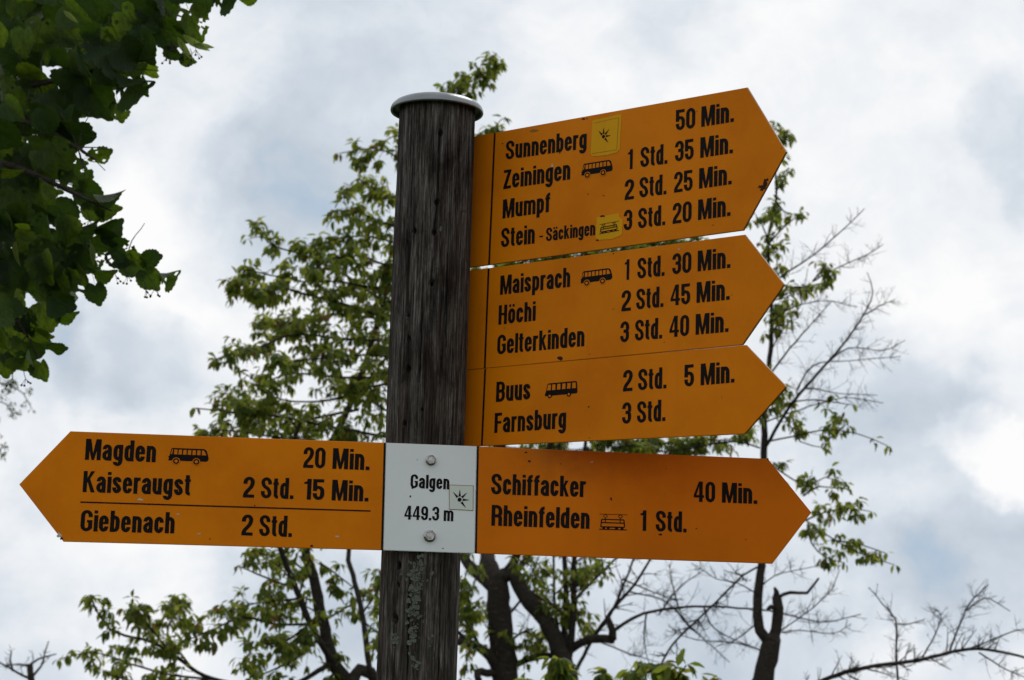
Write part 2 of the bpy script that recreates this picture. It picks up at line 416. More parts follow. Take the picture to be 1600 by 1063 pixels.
# ------------------------------------------------------------------ lettering: condensed grotesque built from pen strokes (cap height 1)
HW, HH = .094, .075                   # half stem, half crossbar
XH = .77; T = 1 - HH; B0 = HH; xT = XH - HH
def rnd_path(pts, closed=False, n=6):
    out = []; N_ = len(pts)
    for i, p in enumerate(pts):
        r = p[2] if len(p) > 2 else 0
        if (not closed and i in (0, N_ - 1)) or r == 0: out.append((p[0], p[1])); continue
        a = np.array(pts[i - 1][:2]); c = np.array(pts[(i + 1) % N_][:2]); q = np.array(p[:2])
        va, vc = a - q, c - q; la, lc = np.linalg.norm(va), np.linalg.norm(vc)
        ra, rc = min(r, la * .5 if len(pts[i - 1]) > 2 and pts[i - 1][2] else la * .98), min(r, lc * .5 if len(pts[(i + 1) % N_]) > 2 and pts[(i + 1) % N_][2] else lc * .98)
        s, e = q + va / la * ra, q + vc / lc * rc
        k = .56
        for j in range(n + 1):
            t = j / n; c1 = s + (q - s) * k; c2 = e + (q - e) * k
            b_ = (1 - t) ** 3 * s + 3 * (1 - t) ** 2 * t * c1 + 3 * (1 - t) * t * t * c2 + t ** 3 * e
            out.append((b_[0], b_[1]))
    return out
def stroke(pts, closed=False, hw=HW, hh=HH):
    p = np.array(rnd_path(pts, closed)); keep = [0]
    for i in range(1, len(p)):
        if np.linalg.norm(p[i] - p[keep[-1]]) > 1e-4: keep.append(i)
    p = p[keep]; n = len(p); polys = []
    nr = []
    for i in range(n):
        a = p[i - 1] if (i > 0 or closed) else p[i]; c = p[(i + 1) % n] if (i < n - 1 or closed) else p[i]
        t = c - a; t = t / np.linalg.norm(t); nr.append((-t[1] * hw, t[0] * hh))
    nr = np.array(nr); l, r_ = p + nr, p - nr
    for i in range(n if closed else n - 1):
        j = (i + 1) % n; polys.append([tuple(l[i]), tuple(r_[i]), tuple(r_[j]), tuple(l[j])])
    return polys
def rect(x0, y0, x1, y1): return [[(x0, y0), (x1, y0), (x1, y1), (x0, y1)]]
def vst(x, y0=0, y1=1.0): return rect(x - HW, y0, x + HW, y1)
def hst(x0, x1, y, h=HH): return rect(x0, y - h, x1, y + h)
Q = .20
def glyph(c):
    if c == '0': w = .52; L, Rr = HW, w - HW; return w, [stroke([(L, B0, Q), (L, T, Q), (Rr, T, Q), (Rr, B0, Q)], True)]
    if c == '1': return .33, [vst(.33 - HW), [[(0, .755), (.18, .755), (.18, .875), (.0, .845)]], [[(.10, .85), (.18, .85), (.18, 1), (.165, 1)]]]
    if c == '2': w = .52; L, Rr = HW, w - HW; return w, [stroke([(L, .66), (L, T, Q), (Rr, T, Q), (Rr, .58, .16), (L + .02, .22, .1), (L, .02)]), hst(.01, w, B0)]
    if c == '3': w = .52; L, Rr = HW, w - HW; return w, [stroke([(L, .70), (L, T, Q), (Rr, T, Q), (Rr, .525, .13), (.19, .525)]), stroke([(.19, .525), (Rr, .525, .13), (Rr, B0, Q), (L, B0, Q), (L, .31)])]
    if c == '4': w = .55; return w, [vst(.38), hst(0, w, .27, .06), [[(0, .22), (.10, .33), (.34, 1), (.27, 1), (.0, .33)]], [[(.0,.33),(.14,.33),(.34,.95),(.27,1)]]]
    if c == '5': w = .52; L, Rr = HW, w - HW; return w, [hst(0, w - .03, T), vst(L, .42, 1), stroke([(L, .47), (L, .60, .10), (Rr, .60, Q), (Rr, B0, Q), (L, B0, Q), (L, .32)])]
    if c == '9': w = .52; L, Rr = HW, w - HW; return w, [stroke([(L, .41, Q), (L, T, Q), (Rr, T, Q), (Rr, .41, Q)], True), stroke([(Rr, .70), (Rr, B0, Q), (L, B0, Q), (L, .29)])]
    if c == 'S': w = .54; L, Rr = HW, w - HW; return w, [stroke([(Rr, .67), (Rr, T, Q), (L, T, Q), (L, .61, .16), (Rr, .40, .16), (Rr, B0, Q), (L, B0, Q), (L, .34)])]
    if c == 'M': w = .71; return w, [vst(HW * .92), vst(w - HW * .92), [[(.04, 1), (.235, 1), (.41, 0), (.30, 0)]], [[(w - .04, 1), (w - .235, 1), (w - .41, 0), (w - .30, 0)]]]
    if c == 'H': w = .53; return w, [vst(HW), vst(w - HW), hst(HW, w - HW, .53, .06)]
    if c == 'Z': w = .46; return w, [hst(0.01, w, T), hst(0, w, B0), [[(w - .19, .90), (w, .90), (.19, .10), (0, .10)]]]
    if c == 'G': w = .54; L, Rr = HW, w - HW; return w, [stroke([(Rr, .67), (Rr, T, Q), (L, T, Q), (L, B0, Q), (Rr, B0, Q), (Rr, .40)]), hst(.29, w, .47, .058), vst(Rr + .0, 0.0, .5) if False else vst(Rr, .12, .5)]
    if c == 'B': w = .53; L, Rr = HW, w - HW; return w, [vst(L), stroke([(L, T), (Rr - .01, T, .16), (Rr - .01, .53, .13), (L, .53)]), stroke([(L, .53), (Rr, .53, .15), (Rr, B0, .18), (L, B0)])]
    if c == 'F': return .44, [vst(HW), hst(HW, .44, T), hst(HW, .41, .52, .062)]
    if c == 'K': return .56, [vst(HW), [[(.13, .33), (.13, .53), (.35, 1), (.53, 1)]], [[(.19, .56), (.30, .68), (.57, 0), (.38, 0)]]]
    if c == 'R': w = .54; L, Rr = HW, w - HW; return w, [vst(L), stroke([(L, T), (Rr, T, Q), (Rr, .48, .15), (L, .48)]), stroke([(.22, .48), (Rr - .005, .48, .12), (Rr, .25), (Rr, 0)])]
    w = .44; L, Rr = HW, w - HW
    if c == 'n': return w, [vst(L, 0, XH), stroke([(L, .48), (L, xT, .16), (Rr, xT, Q), (Rr, 0)])]
    if c == 'h': return w, [vst(L), stroke([(L, .48), (L, xT, .16), (Rr, xT, Q), (Rr, 0)])]
    if c == 'm': w = .72; return w, [vst(L, 0, XH), stroke([(L, .48), (L, xT, .14), (.36, xT, .16), (.36, 0)]), stroke([(.36, .48), (.36, xT, .14), (w - HW, xT, .16), (w - HW, 0)])]
    if c == 'u': return w, [vst(Rr, 0, XH), stroke([(L, XH), (L, B0, Q), (Rr, B0, .16), (Rr, .3)])]
    if c in 'aä': g = [stroke([(L, .53), (L, xT, Q), (Rr, xT, Q), (Rr, 0)]), stroke([(Rr, .44), (L, .41, .16), (L, B0, .18), (Rr, B0, .18), (Rr, .25)])]; return w, g + ([rect(.05, .85, .18, .985), rect(.26, .85, .39, .985)] if c == 'ä' else [])
    if c in 'oö': g = [stroke([(L, B0, Q), (L, xT, Q), (Rr, xT, Q), (Rr, B0, Q)], True)]; return w, g + ([rect(.05, .85, .18, .985), rect(.26, .85, .39, .985)] if c == 'ö' else [])
    if c == 'b': return w, [vst(L), stroke([(L, .5), (L, xT, .16), (Rr, xT, Q), (Rr, B0, Q), (L, B0, .16), (L, .3)])]
    if c == 'p': return w, [vst(L, -.21, XH), stroke([(L, .5), (L, xT, .16), (Rr, xT, Q), (Rr, B0, Q), (L, B0, .16), (L, .3)])]
    if c == 'd': return w, [vst(Rr), stroke([(Rr, .5), (Rr, xT, .16), (L, xT, Q), (L, B0, Q), (Rr, B0, .16), (Rr, .3)])]
    if c == 'g': return w, [vst(Rr, .05, XH), stroke([(Rr, .5), (Rr, xT, .16), (L, xT, Q), (L, .10, Q), (Rr, .10, .16), (Rr, .3)]), stroke([(Rr, .2), (Rr, -.17, Q), (L, -.17, .16), (L, -.05)])]
    if c == 'c': w = .43; Rr = w - HW; return w, [stroke([(Rr, .49), (Rr, xT, Q), (L, xT, Q), (L, B0, Q), (Rr, B0, Q), (Rr, .28)])]
    if c == 'e': return w, [stroke([(Rr, .25), (Rr, B0, Q), (L, B0, Q), (L, xT, Q), (Rr, xT, Q), (Rr, .36)]), hst(L, Rr, .405, .05)]
    if c == 'f': return .29, [stroke([(.135, 0), (.135, T, .13), (.29, T)]), hst(0, .29, XH - .06, .058)]
    if c == 't': return .29, [stroke([(.135, .96), (.135, B0, .11), (.27, B0)]), hst(0, .28, XH - .06, .058)]
    if c == 'i': return .168, [vst(HW, 0, XH), rect(0, .85, .168, .99)]
    if c == 'l': return .168, [vst(HW)]
    if c == 'k': return .46, [vst(HW), [[(.13, .24), (.13, .42), (.27, XH), (.44, XH)]], [[(.17, .40), (.28, .50), (.47, 0), (.30, 0)]]]
    if c == 'r': return .31, [vst(L, 0, XH), stroke([(L, .45), (L, xT, .16), (.31, xT)])]
    if c == 's': w = .42; Rr = w - HW; return w, [stroke([(Rr, .53), (Rr, xT, .18), (L, xT, .18), (L, .47, .14), (Rr, .31, .14), (Rr, B0, .18), (L, B0, .18), (L, .27)])]
    if c == '.': return .165, [rect(0, 0, .18, .175)]
    if c == '-': return .22, [rect(0, .33, .22, .44)]
    if c == ' ': return .2, []
    raise ValueError(c)
GAP = .072
def text_polys(s):
    x = 0; polys = []
    for c in s:
        w, g = glyph(c)
        for st in g:
            polys.append([[(x + a, b_) for a, b_ in q] for q in st])
        x += w + (GAP if c not in ' ' else 0)
    return x - GAP, polys

def lettering(plane, parent, s, p0, p1, hpx, name='lettering', yoff=-.0004):
    """word s between two baseline points read on the photograph"""
    u0, z0 = plane.uz(*p0); u1, z1 = plane.uz(*p1)
    ht = plane.uz(p0[0] + (p1[0] - p0[0]) * .5, (p0[1] + p1[1]) / 2 - hpx)[1] - plane.uz((p0[0] + p1[0]) / 2, (p0[1] + p1[1]) / 2)[1]
    wtot, polys = text_polys(s); vs, fs = [], []
    base = Vector(parent.location)
    k = 0
    for st in polys:
        y = yoff - .00002 * (k % 4); k += 1
        for q in st:
            i0 = len(vs)
            for a, b_ in q:
                t = a / wtot
                vs.append((u0 + (u1 - u0) * t, y, z0 + (z1 - z0) * t + ht * b_))
            fs.append(tuple(range(i0, i0 + len(q))))
    fs = [fix_dir(vs, f) for f in fs]
    o = mesh_obj(name, vs, fs, BLACK, parent); o['label'] = f'black word {s}' if s[0].isalpha() else f'black figures {s}'
    return o
def fix_dir(vs, f):
    a = np.array([vs[i] for i in f]); s = 0
    for i in range(len(a)):
        p, q = a[i], a[(i + 1) % len(a)]; s += p[0] * q[2] - q[0] * p[2]
    return f if s > 0 else tuple(reversed(f))
def decal(plane, parent, polys, mat, name, yoff=-.0004, label=None):
    """flat print; polys in board coordinates (u, z)"""
    vs, fs = [], []
    for q in polys:
        i0 = len(vs); vs += [(a, yoff, b_) for a, b_ in q]; fs.append(tuple(range(i0, i0 + len(q))))
    fs = [fix_dir(vs, f) for f in fs]
    o = mesh_obj(name, vs, fs, mat, parent)
    if label: o['label'] = label
    return o
def slab(parent, name, pts, mat, y0=0.0, th=.004, bev=.0007):
    """plate with its front face at y0, bevelled"""
    bm = bmesh.new()
    v = [bm.verts.new((a, y0, b_)) for a, b_ in pts]; f = bm.faces.new(v)
    bm.normal_update()
    if f.normal.y > 0: f.normal_flip()
    r = bmesh.ops.extrude_face_region(bm, geom=[f])
    for e in r['geom']:
        if isinstance(e, bmesh.types.BMVert): e.co.y += th
    bmesh.ops.recalc_face_normals(bm, faces=bm.faces)
    if bev: bmesh.ops.bevel(bm, geom=[e for e in bm.edges if abs(e.verts[0].co.y - e.verts[1].co.y) < 1e-6], offset=bev, segments=2, affect='EDGES')
    o = bm_obj(name, bm, mat, parent)
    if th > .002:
        o.data.materials.append(RIM); o.data.materials.append(UNDERSHADE)
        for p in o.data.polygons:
            if abs(p.normal.y) < .3: p.material_index = 2 if p.normal.z < -.5 else 1  # down-facing edges take the painted shade, other edges bare metal
    return o
def roundpoly(pts, r=.004, n=3):
    return rnd_path([(a, b_, r) for a, b_ in pts], True, n)

# pictograms in a box: x 0..1 along the baseline, y 0..1 upward
def ell(cx, cy, rx, ry, n=18): return [(cx + rx * math.cos(2 * math.pi * k / n), cy + ry * math.sin(2 * math.pi * k / n)) for k in range(n)]
def framebox(plane, p0, p1, hpx):
    u0, z0 = plane.uz(*p0); u1, z1 = plane.uz(*p1)
    mid = ((p0[0] + p1[0]) / 2, (p0[1] + p1[1]) / 2)
    h = plane.uz(mid[0], mid[1] - hpx)[1] - plane.uz(*mid)[1]
    return lambda q: [(u0 + (u1 - u0) * a, z0 + (z1 - z0) * a + h * b_) for a, b_ in q]
def bus(plane, parent, p0, p1, hpx, mat, boxy=False):
    F = framebox(plane, p0, p1, hpx)
    if boxy:
        body = [(0, .14), (.97, .16), (1, .22), (.995, .5), (.975, .93), (.95, 1), (.10, 1), (.065, .92), (.03, .45), (0, .3)]
        wins = [[(x, .52), (x + .105, .52), (x + .105, .90), (x + .008, .90)] for x in (.215, .370, .525, .680)] + [[(.06, .52), (.17, .52), (.185, .90), (.09, .90)], [(.835, .52), (.955, .52), (.94, .90), (.835, .90)]]
        wh = [(.15, .13), (.74, .13)]; R1, R2 = .0, .065
    else:
        body = [(.0, .22), (.02, .20), (.93, .20), (.985, .25), (1, .40), (.98, .62), (.94, .90), (.88, 1), (.10, 1), (.065, .95), (.03, .50), (.0, .46), (.018, .34)]
        xs = (.135, .245, .36, .475, .59, .705)
        wins = [[(x, .60), (x + .085, .60), (x + .085, .90), (x + .006, .90)] for x in xs] + [[(.055, .60), (.085, .60), (.112, .90), (.088, .90)], [(.825, .60), (.935, .60), (.92, .72), (.875, .90), (.825, .90)]]
        wh = [(.20, .17), (.70, .17)]; R1, R2 = .098, .078
    decal(plane, parent, [F(body)], BLACK, 'bus_symbol', -.0004, 'black bus pictogram')
    decal(plane, parent, [F(w_) for w_ in wins], mat, 'bus_symbol_window', -.0005)
    asp = 2.35
    if R1: decal(plane, parent, [F(ell(x, y, R1, R1 * asp)) for x, y in wh], mat, 'bus_symbol_wheel_arch', -.0006)
    decal(plane, parent, [F(ell(x, y, R2, R2 * asp)) for x, y in wh], BLACK, 'bus_symbol_tyre', -.0007)
    decal(plane, parent, [F(ell(x, y, R2 * .52, R2 * .52 * asp)) for x, y in wh], mat, 'bus_symbol_hub', -.0008)
def line(a, b_, t, asp=1.0):
    d = np.array([b_[0] - a[0], (b_[1] - a[1]) * asp]); d = d / np.linalg.norm(d); n = np.array([-d[1], d[0] / 1]) * t / 2
    n = np.array([n[0], n[1] / asp])
    a, b_ = np.array(a), np.array(b_); return [tuple(a + n), tuple(a - n), tuple(b_ - n), tuple(b_ + n)]
def tram(plane, parent, p0, p1, hpx, yoff=-.0004, asp=.6):
    F = framebox(plane, p0, p1, hpx); t = .028
    L_ = [line((.0, .98), (1, .98), t * .7, asp), line((0, .05), (1, .05), .035, asp), line((.06, .20), (.9, .20), t * 1.6, asp), line((.06, .46), (.9, .46), t * 1.4, asp), line((.08, .66), (.88, .66), t * 1.4, asp),
          line((.05, .2), (.08, .66), t * 1.4, asp), line((.91, .2), (.88, .66), t * 1.4, asp), line((.21, .46), (.21, .75), t, asp), line((.75, .46), (.75, .75), t, asp)]
    for x in (.21, .75):
        L_ += [line((x - .08, .86), (x, .97), t * .7, asp), line((x + .08, .86), (x, .97), t * .7, asp), line((x - .08, .86), (x, .75), t * .7, asp), line((x + .08, .86), (x, .75), t * .7, asp)]
    L_ += [ell(x, .13, .05, .09, 12) for x in (.16, .32, .62, .82)]
    for i, q in enumerate(L_): pass
    decal(plane, parent, [F(q) for q in L_[:5]], BLACK, 'tram_symbol', yoff, 'black tram pictogram')
    decal(plane, parent, [F(q) for q in L_[5:9]], BLACK, 'tram_symbol_post', yoff - .00004)
    decal(plane, parent, [F(q) for q in L_[9:17]], BLACK, 'tram_symbol_pantograph', yoff - .00008)
    decal(plane, parent, [F(q) for q in L_[17:]], BLACK, 'tram_symbol_wheel', yoff - .00012)
def star(plane, parent, c, rpx, yoff=-.0008):
    uc, zc = plane.uz(*c); r = plane.uz(c[0], c[1] - rpx)[1] - zc
    P = []
    for ang, ln in ((90, 1.0), (132, 1.0), (45, 1.0), (0, .95), (-50, 1.0)):
        a = R(ang); d = np.array([math.cos(a), math.sin(a)]); n = np.array([-d[1], d[0]])
        i = d * r * .30; P.append([tuple(np.array([uc, zc]) + i + n * r * .115), tuple(np.array([uc, zc]) + i - n * r * .115), tuple(np.array([uc, zc]) + d * r * ln)])
    P.append([(uc + a_, zc + b_) for a_, b_ in ell(0, 0, r * .19, r * .19)])
    decal(plane, parent, P, BLACK, 'star_symbol', yoff, 'small black symbol of a dot with five rays')
def quad(plane, pts): return [plane.uz(*p) for p in pts]
def blob(plane, c, rx, ry, n=9, jag=.45):
    out = []
    for k in range(n):
        a = 2 * math.pi * k / n; s = rng.uniform(1 - jag, 1 + jag * .6)
        out.append(plane.uz(c[0] + rx * s * math.cos(a), c[1] + ry * s * math.sin(a)))
    return out
def chip(plane, parent, c, rx, ry, mat, n=9, label=None, yoff=-.0003):
    decal(plane, parent, [blob(plane, c, rx, ry, n)], mat, 'paint_chip', yoff, label)

def board_root(plane, label):
    r = empty('direction_board', tuple(plane.o * [1, 1, 0]), plane.ang)
    tag(r, label, 'sign', 'yellow direction boards on the post'); return r
def hexbolt(parent, u, y, z, rad, h, label=None):
    bm = bmesh.new()
    def ringv(r, yy, n=6, ph=.2): return [bm.verts.new((u + r * math.cos(ph + 2 * math.pi * k / n), yy, z + r * math.sin(ph + 2 * math.pi * k / n))) for k in range(n)]
    # washer, hexagon, chamfered top
    def loft(rs):
        for a, b_ in zip(rs, rs[1:]):
            n = len(a)
            for k in range(n): bm.faces.new((a[k], a[(k + 1) % n], b_[(k + 1) % n], b_[k]))
        bm.faces.new(rs[-1])
    loft([ringv(rad * 1.06, y, 24), ringv(rad * 1.06, y - .0010, 24), ringv(rad * .9, y - .0014, 24)])
    loft([ringv(rad * 1.0, y - .0010), ringv(rad * 1.0, y - h * .8), ringv(rad * .82, y - h), ringv(rad * .70, y - h), ringv(rad * .62, y - h * .93), ringv(rad * .2, y - h * .95)])
    bmesh.ops.recalc_face_normals(bm, faces=bm.faces)
    o = bm_obj('bolt', bm, STEEL, parent)
    if label: o['label'] = label

# --- board A: double-ended sheet with the white place-name field
def board_a():
    rA = board_root(PA, 'lowest board, pointing both left to Magden and right to Schiffacker, with a white place-name plate')
    g = .0
    TLc, BLc, tipL = PA.uz(110, 674), PA.uz(99, 846.5), PA.uz(30, 757)
    w0t, w0b = PA.uz(603, 692), PA.uz(598.5, 860); w1t, w1b = PA.uz(745, 697.5), PA.uz(741.8, 865)
    TRc, BRc, tipR = PA.uz(1200, 717), PA.uz(1207, 881), PA.uz(1268, 801)
    e = .0009
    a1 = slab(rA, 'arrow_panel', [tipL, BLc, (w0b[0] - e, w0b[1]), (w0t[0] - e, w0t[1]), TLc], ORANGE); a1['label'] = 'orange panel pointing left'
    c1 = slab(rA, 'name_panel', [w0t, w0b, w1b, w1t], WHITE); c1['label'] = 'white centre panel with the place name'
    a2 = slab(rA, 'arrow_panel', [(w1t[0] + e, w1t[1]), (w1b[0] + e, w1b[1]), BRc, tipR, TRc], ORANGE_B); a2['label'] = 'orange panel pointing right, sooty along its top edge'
    for (t, bt) in ((w0t, w0b), (w1t, w1b)):
        s = 1 if t is w1t else -1
        wd = .0030
        decal(PA, rA, [[(t[0] + s * 0, t[1] - .0003), (t[0] + s * wd, t[1] - .0003), (bt[0] + s * wd, bt[1] + .0003), (bt[0], bt[1] + .0003)]], BLACK, 'divider_line', -.0004)
    for s, p0, p1, h in [('Magden', (132.9, 718.6), (243, 722.5), 32.9), ('Kaiseraugst', (129, 769), (297.2, 774.5), 33), ('Giebenach', (125.2, 830), (272.1, 833.8), 33.2),
                         ('20', (473.4, 731), (507.8, 732.2), 32.5), ('Min.', (519.5, 732.7), (576.7, 734.9), 32.4), ('2', (379.3, 777.4), (397, 778), 32.6), ('Std.', (407.2, 778.5), (457.8, 780), 32.7),
                         ('15', (474.3, 780.6), (506.3, 781.6), 32.4), ('Min.', (518.3, 782), (575, 783.8), 32.3), ('2', (376.8, 836.6), (394.5, 837.2), 32.8), ('Std.', (404.6, 837.7), (455.4, 839.2), 33),
                         ('Galgen', (641.1, 762.6), (701.9, 765), 21.5), ('449.3', (631.6, 811.9), (685.8, 813.8), 21.8), ('m', (693, 814.2), (708.2, 814.7), 21.8),
                         ('Schiffacker', (767.2, 772.4), (914.9, 777), 32.3), ('Rheinfelden', (767.5, 821.5), (920.9, 826.7), 32.5), ('40', (1083.9, 784.1), (1117.2, 785.3), 32),
                         ('Min.', (1128.2, 785.5), (1182.8, 787.6), 31.6), ('1', (1000.3, 829.5), (1009.5, 829.8), 32.2), ('Std.', (1024.4, 830.4), (1072.2, 832), 32.4)]:
        lettering(PA, rA, s, p0, p1, h)
    decal(PA, rA, [quad(PA, [(125.6, 783.6), (125.6, 785.8), (579, 799.8), (579, 797.6)])], BLACK, 'rule_line', -.0004)
    bus(PA, rA, (262.4, 724.4), (325.5, 726.8), 24.6, ORANGE)
    tram(PA, rA, (936.3, 828.3), (979.7, 829.6), 25.5)
    st = slab(rA, 'sticker', quad(PA, [(702.3, 758.1), (702.3, 795.6), (738.9, 797.6), (739.4, 759.4)]), PALE, -.0007, .0006, 0); st['label'] = 'square grey-green sticker with a star symbol'
    decal(PA, rA, [quad(PA, [(701.8, 757.5), (701.8, 758.4), (739.8, 759.8), (739.8, 758.9)]), quad(PA, [(701.7, 757.7), (701.7, 796), (702.5, 796), (702.5, 757.7)]),
                   quad(PA, [(739, 759.2), (738.6, 798), (739.4, 798), (739.9, 759.2)]), quad(PA, [(701.8, 795.4), (701.8, 796.2), (739.2, 798.2), (739.2, 797.4)])], DARKEDGE, 'sticker_edge', -.00075)
    star(PA, rA, (718, 781), 16.5, -.0011)
    for (px, py, rr) in ((673.3, 719.3, 8.0), (671.5, 837.6, 9.2)):
        u, z = PA.uz(px, py); hexbolt(rA, u, -.0002, z, rr * .00093, .0062)
    for c, rx, ry, mt in [((219, 781), 5, 1.8, BARE), ((93, 836), 4.5, 4, BARE), ((96, 842), 2.5, 2, RUST), ((278, 804), 3, 1, BARE), ((328, 842), 1.2, 1.6, RUST), ((487, 853.5), 2.2, 2, RUST),
                          ((398, 790), 1.2, 1.2, RUST), ((527, 838.5), 3.5, 1, BARE), ((311, 834.5), 3, .8, BARE), ((692, 857), 1.6, 1, RUST), ((641, 776), 1.5, 1.7, RUST), ((644.5, 763), 2.4, 1.6, RUST), ((827, 721), 2.4, 1.8, RUST), ((822, 707), 3, 1, RUST),
                          ((955, 780), 2, 2.4, RUST), ((1032, 835.5), 3, 1.8, RUST), ((1165.5, 843), 1, 1, RUST), ((1088, 826), 1.3, .9, RUST), ((1041, 732.5), 1, 1, RUST), ((1199.5, 717.5), 1.4, 1.5, RUST),
                          ((876, 725), 1, .8, RUST), ((925, 722), 2.6, .8, BARE), ((652, 718.5), 1.2, 1, BARE)]:
        chip(PA, rA, c, rx, ry, mt)
board_a()

# --- boards B: three arrow boards on the far side of the post, pointing right
uAx = (AX - PB.o) @ PB.d
def board_b(label, tl, bl, tr, tip, br, left_bottom, words):
    r = board_root(PB, label)
    lt, lb = PB.uz(*tl), PB.uz(*bl)
    sl = lambda z: uAx - .047
    rt_, br_, tp = PB.uz(*tr), PB.uz(*br), PB.uz(*tip)
    zt = lt[1] + (lt[1] - rt_[1]) / (rt_[0] - lt[0]) * (lt[0] - sl(0)); zb = lb[1] + (lb[1] - br_[1]) / (br_[0] - lb[0]) * (lb[0] - sl(0))
    pts = [(sl(0), zt), (sl(0), zb), br_, tp, rt_]
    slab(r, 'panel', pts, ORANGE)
    w = .0034
    decal(PB, r, [[(lt[0] - w / 2, lt[1] - .0006), (lt[0] + w / 2, lt[1] - .0006), (lb[0] + w / 2, lb[1] + .0006), (lb[0] - w / 2, lb[1] + .0006)]], BLACK, 'divider_line', -.0004)
    for (s, p0, p1, h) in words: lettering(PB, r, s, p0, p1, h)
    return r
r1 = board_b('topmost and largest orange arrow board, pointing right to Sunnenberg with four destinations', (773.3, 207.5), (764.4, 414.0), (1167.6, 136.6), (1228.6, 237.6), (1161.3, 359.9), None,
    [('Sunnenberg', (790.1, 249.9), (916.5, 231.9), 29.2), ('Zeiningen', (786.6, 295.9), (891, 280.5), 29.8), ('Mumpf', (785.5, 341.9), (859.2, 331.2), 29.8), ('Stein', (782.8, 386.9), (835.4, 380.6), 29.8), ('-', (842.8, 378.2), (848.4, 377.6), 21),
     ('Säckingen', (853.2, 377.4), (930, 367.5), 21), ('50', (1056, 204.4), (1086.3, 200), 32), ('Min.', (1096, 198.6), (1146.3, 190.4), 31.8), ('1', (981, 265.2), (988.5, 264.1), 31), ('Std.', (1000.6, 262), (1042.5, 255.8), 31.2),
     ('35', (1054.6, 253), (1083.8, 248.6), 31.8), ('Min.', (1094.4, 247.1), (1144.8, 239.3), 32), ('2', (976, 313.1), (990.6, 311), 31.6), ('Std.', (999, 309.2), (1041, 303.6), 31.5), ('25', (1053.1, 301.5), (1082.2, 297.4), 32),
     ('Min.', (1092.5, 295.3), (1142.9, 288), 32), ('3', (974.5, 360.6), (987.8, 358.9), 31.8), ('Std.', (997, 357.6), (1039, 351.7), 31.6), ('20', (1050.9, 350.2), (1080.6, 346.2), 32.2), ('Min.', (1090.9, 344.2), (1141, 337.3), 32)])
bus(PB, r1, (908.2, 279.3), (957.3, 271.8), 22.5, ORANGE)
s1 = slab(r1, 'sticker', quad(PB, [(926.2, 188.4), (922.9, 240.5), (926.5, 244.5), (948, 243), (964, 238.5), (968.6, 233), (971.4, 178.6)]), YELLOW, -.0006, .0005, 0); s1['label'] = 'upper dirty yellow sticker with a star symbol'
decal(PB, r1, [quad(PB, [(928, 192.6), (928, 193.2), (967, 184.6), (967, 184.0)]), quad(PB, [(966.6, 184.3), (963.6, 234), (964.4, 234), (967.4, 184.3)]), quad(PB, [(925, 240.2), (925, 241), (964, 234.8), (964, 234)])], DARKEDGE, 'sticker_crease', -.0007)
star(PB, r1, (943.5, 213.8), 14.5, -.0010)
s2 = slab(r1, 'sticker', quad(PB, [(932.8, 340.3), (930.8, 372), (936, 375.2), (955, 374), (970, 368.5), (972.2, 366), (973.2, 343), (968.2, 340.5), (967.3, 333.6)]), YELLOW, -.0006, .0005, 0); s2['label'] = 'lower peeling yellow sticker with a tram symbol'
tram(PB, r1, (937, 366.5), (967.5, 361.0), 15.5, -.0010, .5)
chip(PB, r1, (941, 338), 4.5, 1.6, RUST, 11, None, -.0009); chip(PB, r1, (934, 375.6), 2.6, 1.6, RUST, 9, None, -.0009)
for c, rx, ry, mt in [((1192, 292), 5.5, 4.2, RUST), ((1196, 286), 3.2, 5.5, RUST), ((1199, 281), 2, 2.5, RUST), ((1187, 291), 1.6, 1.4, RUST), ((1190, 297), 2.4, 2.0, RUST), ((1184.5, 293), .8, 1, RUST), ((911.5, 186.2), 3.5, 1.8, RUST), ((917, 185.5), 1.4, 1.2, RUST), ((875, 238), .9, 3, RUST), ((919, 303.5), 1, 1.1, RUST), ((943, 306), 1.2, .9, RUST),
                      ((834, 204.5), 7, 3.0, DARKEDGE), ((785.5, 224.5), 1, 1.2, RUST), ((1089, 174), .7, .8, RUST), ((1114, 352), 1.8, .7, RUST), ((1221, 231.5), .8, .8, RUST), ((863, 259.5), 1.4, 3.4, BARE)]:
    chip(PB, r1, c, rx, ry, mt)
r2 = board_b('middle orange arrow board, pointing right to Maisprach, Höchi and Gelterkinden', (763.8, 419), (757.6, 575.85), (1164, 366.7), (1225.3, 444.8), (1160, 539.0), None,
    [('Maisprach', (781.6, 461), (890.8, 448.4), 30.2), ('Höchi', (778.9, 507.7), (836.4, 501.2), 30.3), ('Gelterkinden', (776.8, 554.2), (913, 541), 30.8),
     ('1', (975.9, 437.9), (983.1, 437.2), 32), ('Std.', (995.9, 436), (1038, 431), 32.2), ('30', (1050.4, 429.2), (1080.2, 425.8), 32.5), ('Min.', (1090.3, 424.4), (1140.9, 418.5), 32.3), ('2', (971, 486.9), (985.7, 485.4), 32.3),
     ('Std.', (994.1, 484.2), (1036.3, 479.6), 32.3), ('45', (1047.8, 478), (1078.4, 475), 32.2), ('Min.', (1088.6, 473.6), (1139.7, 468.4), 32.4), ('3', (969.1, 535.5), (982.8, 534.1), 32.4),
     ('Std.', (992.1, 533), (1034.3, 528.9), 32.5), ('40', (1046, 527.3), (1076.7, 524.6), 32.8), ('Min.', (1087.1, 523.4), (1137.9, 518.6), 32.4)])
bus(PB, r2, (907.1, 447.6), (956.7, 441.4), 22.8, ORANGE)
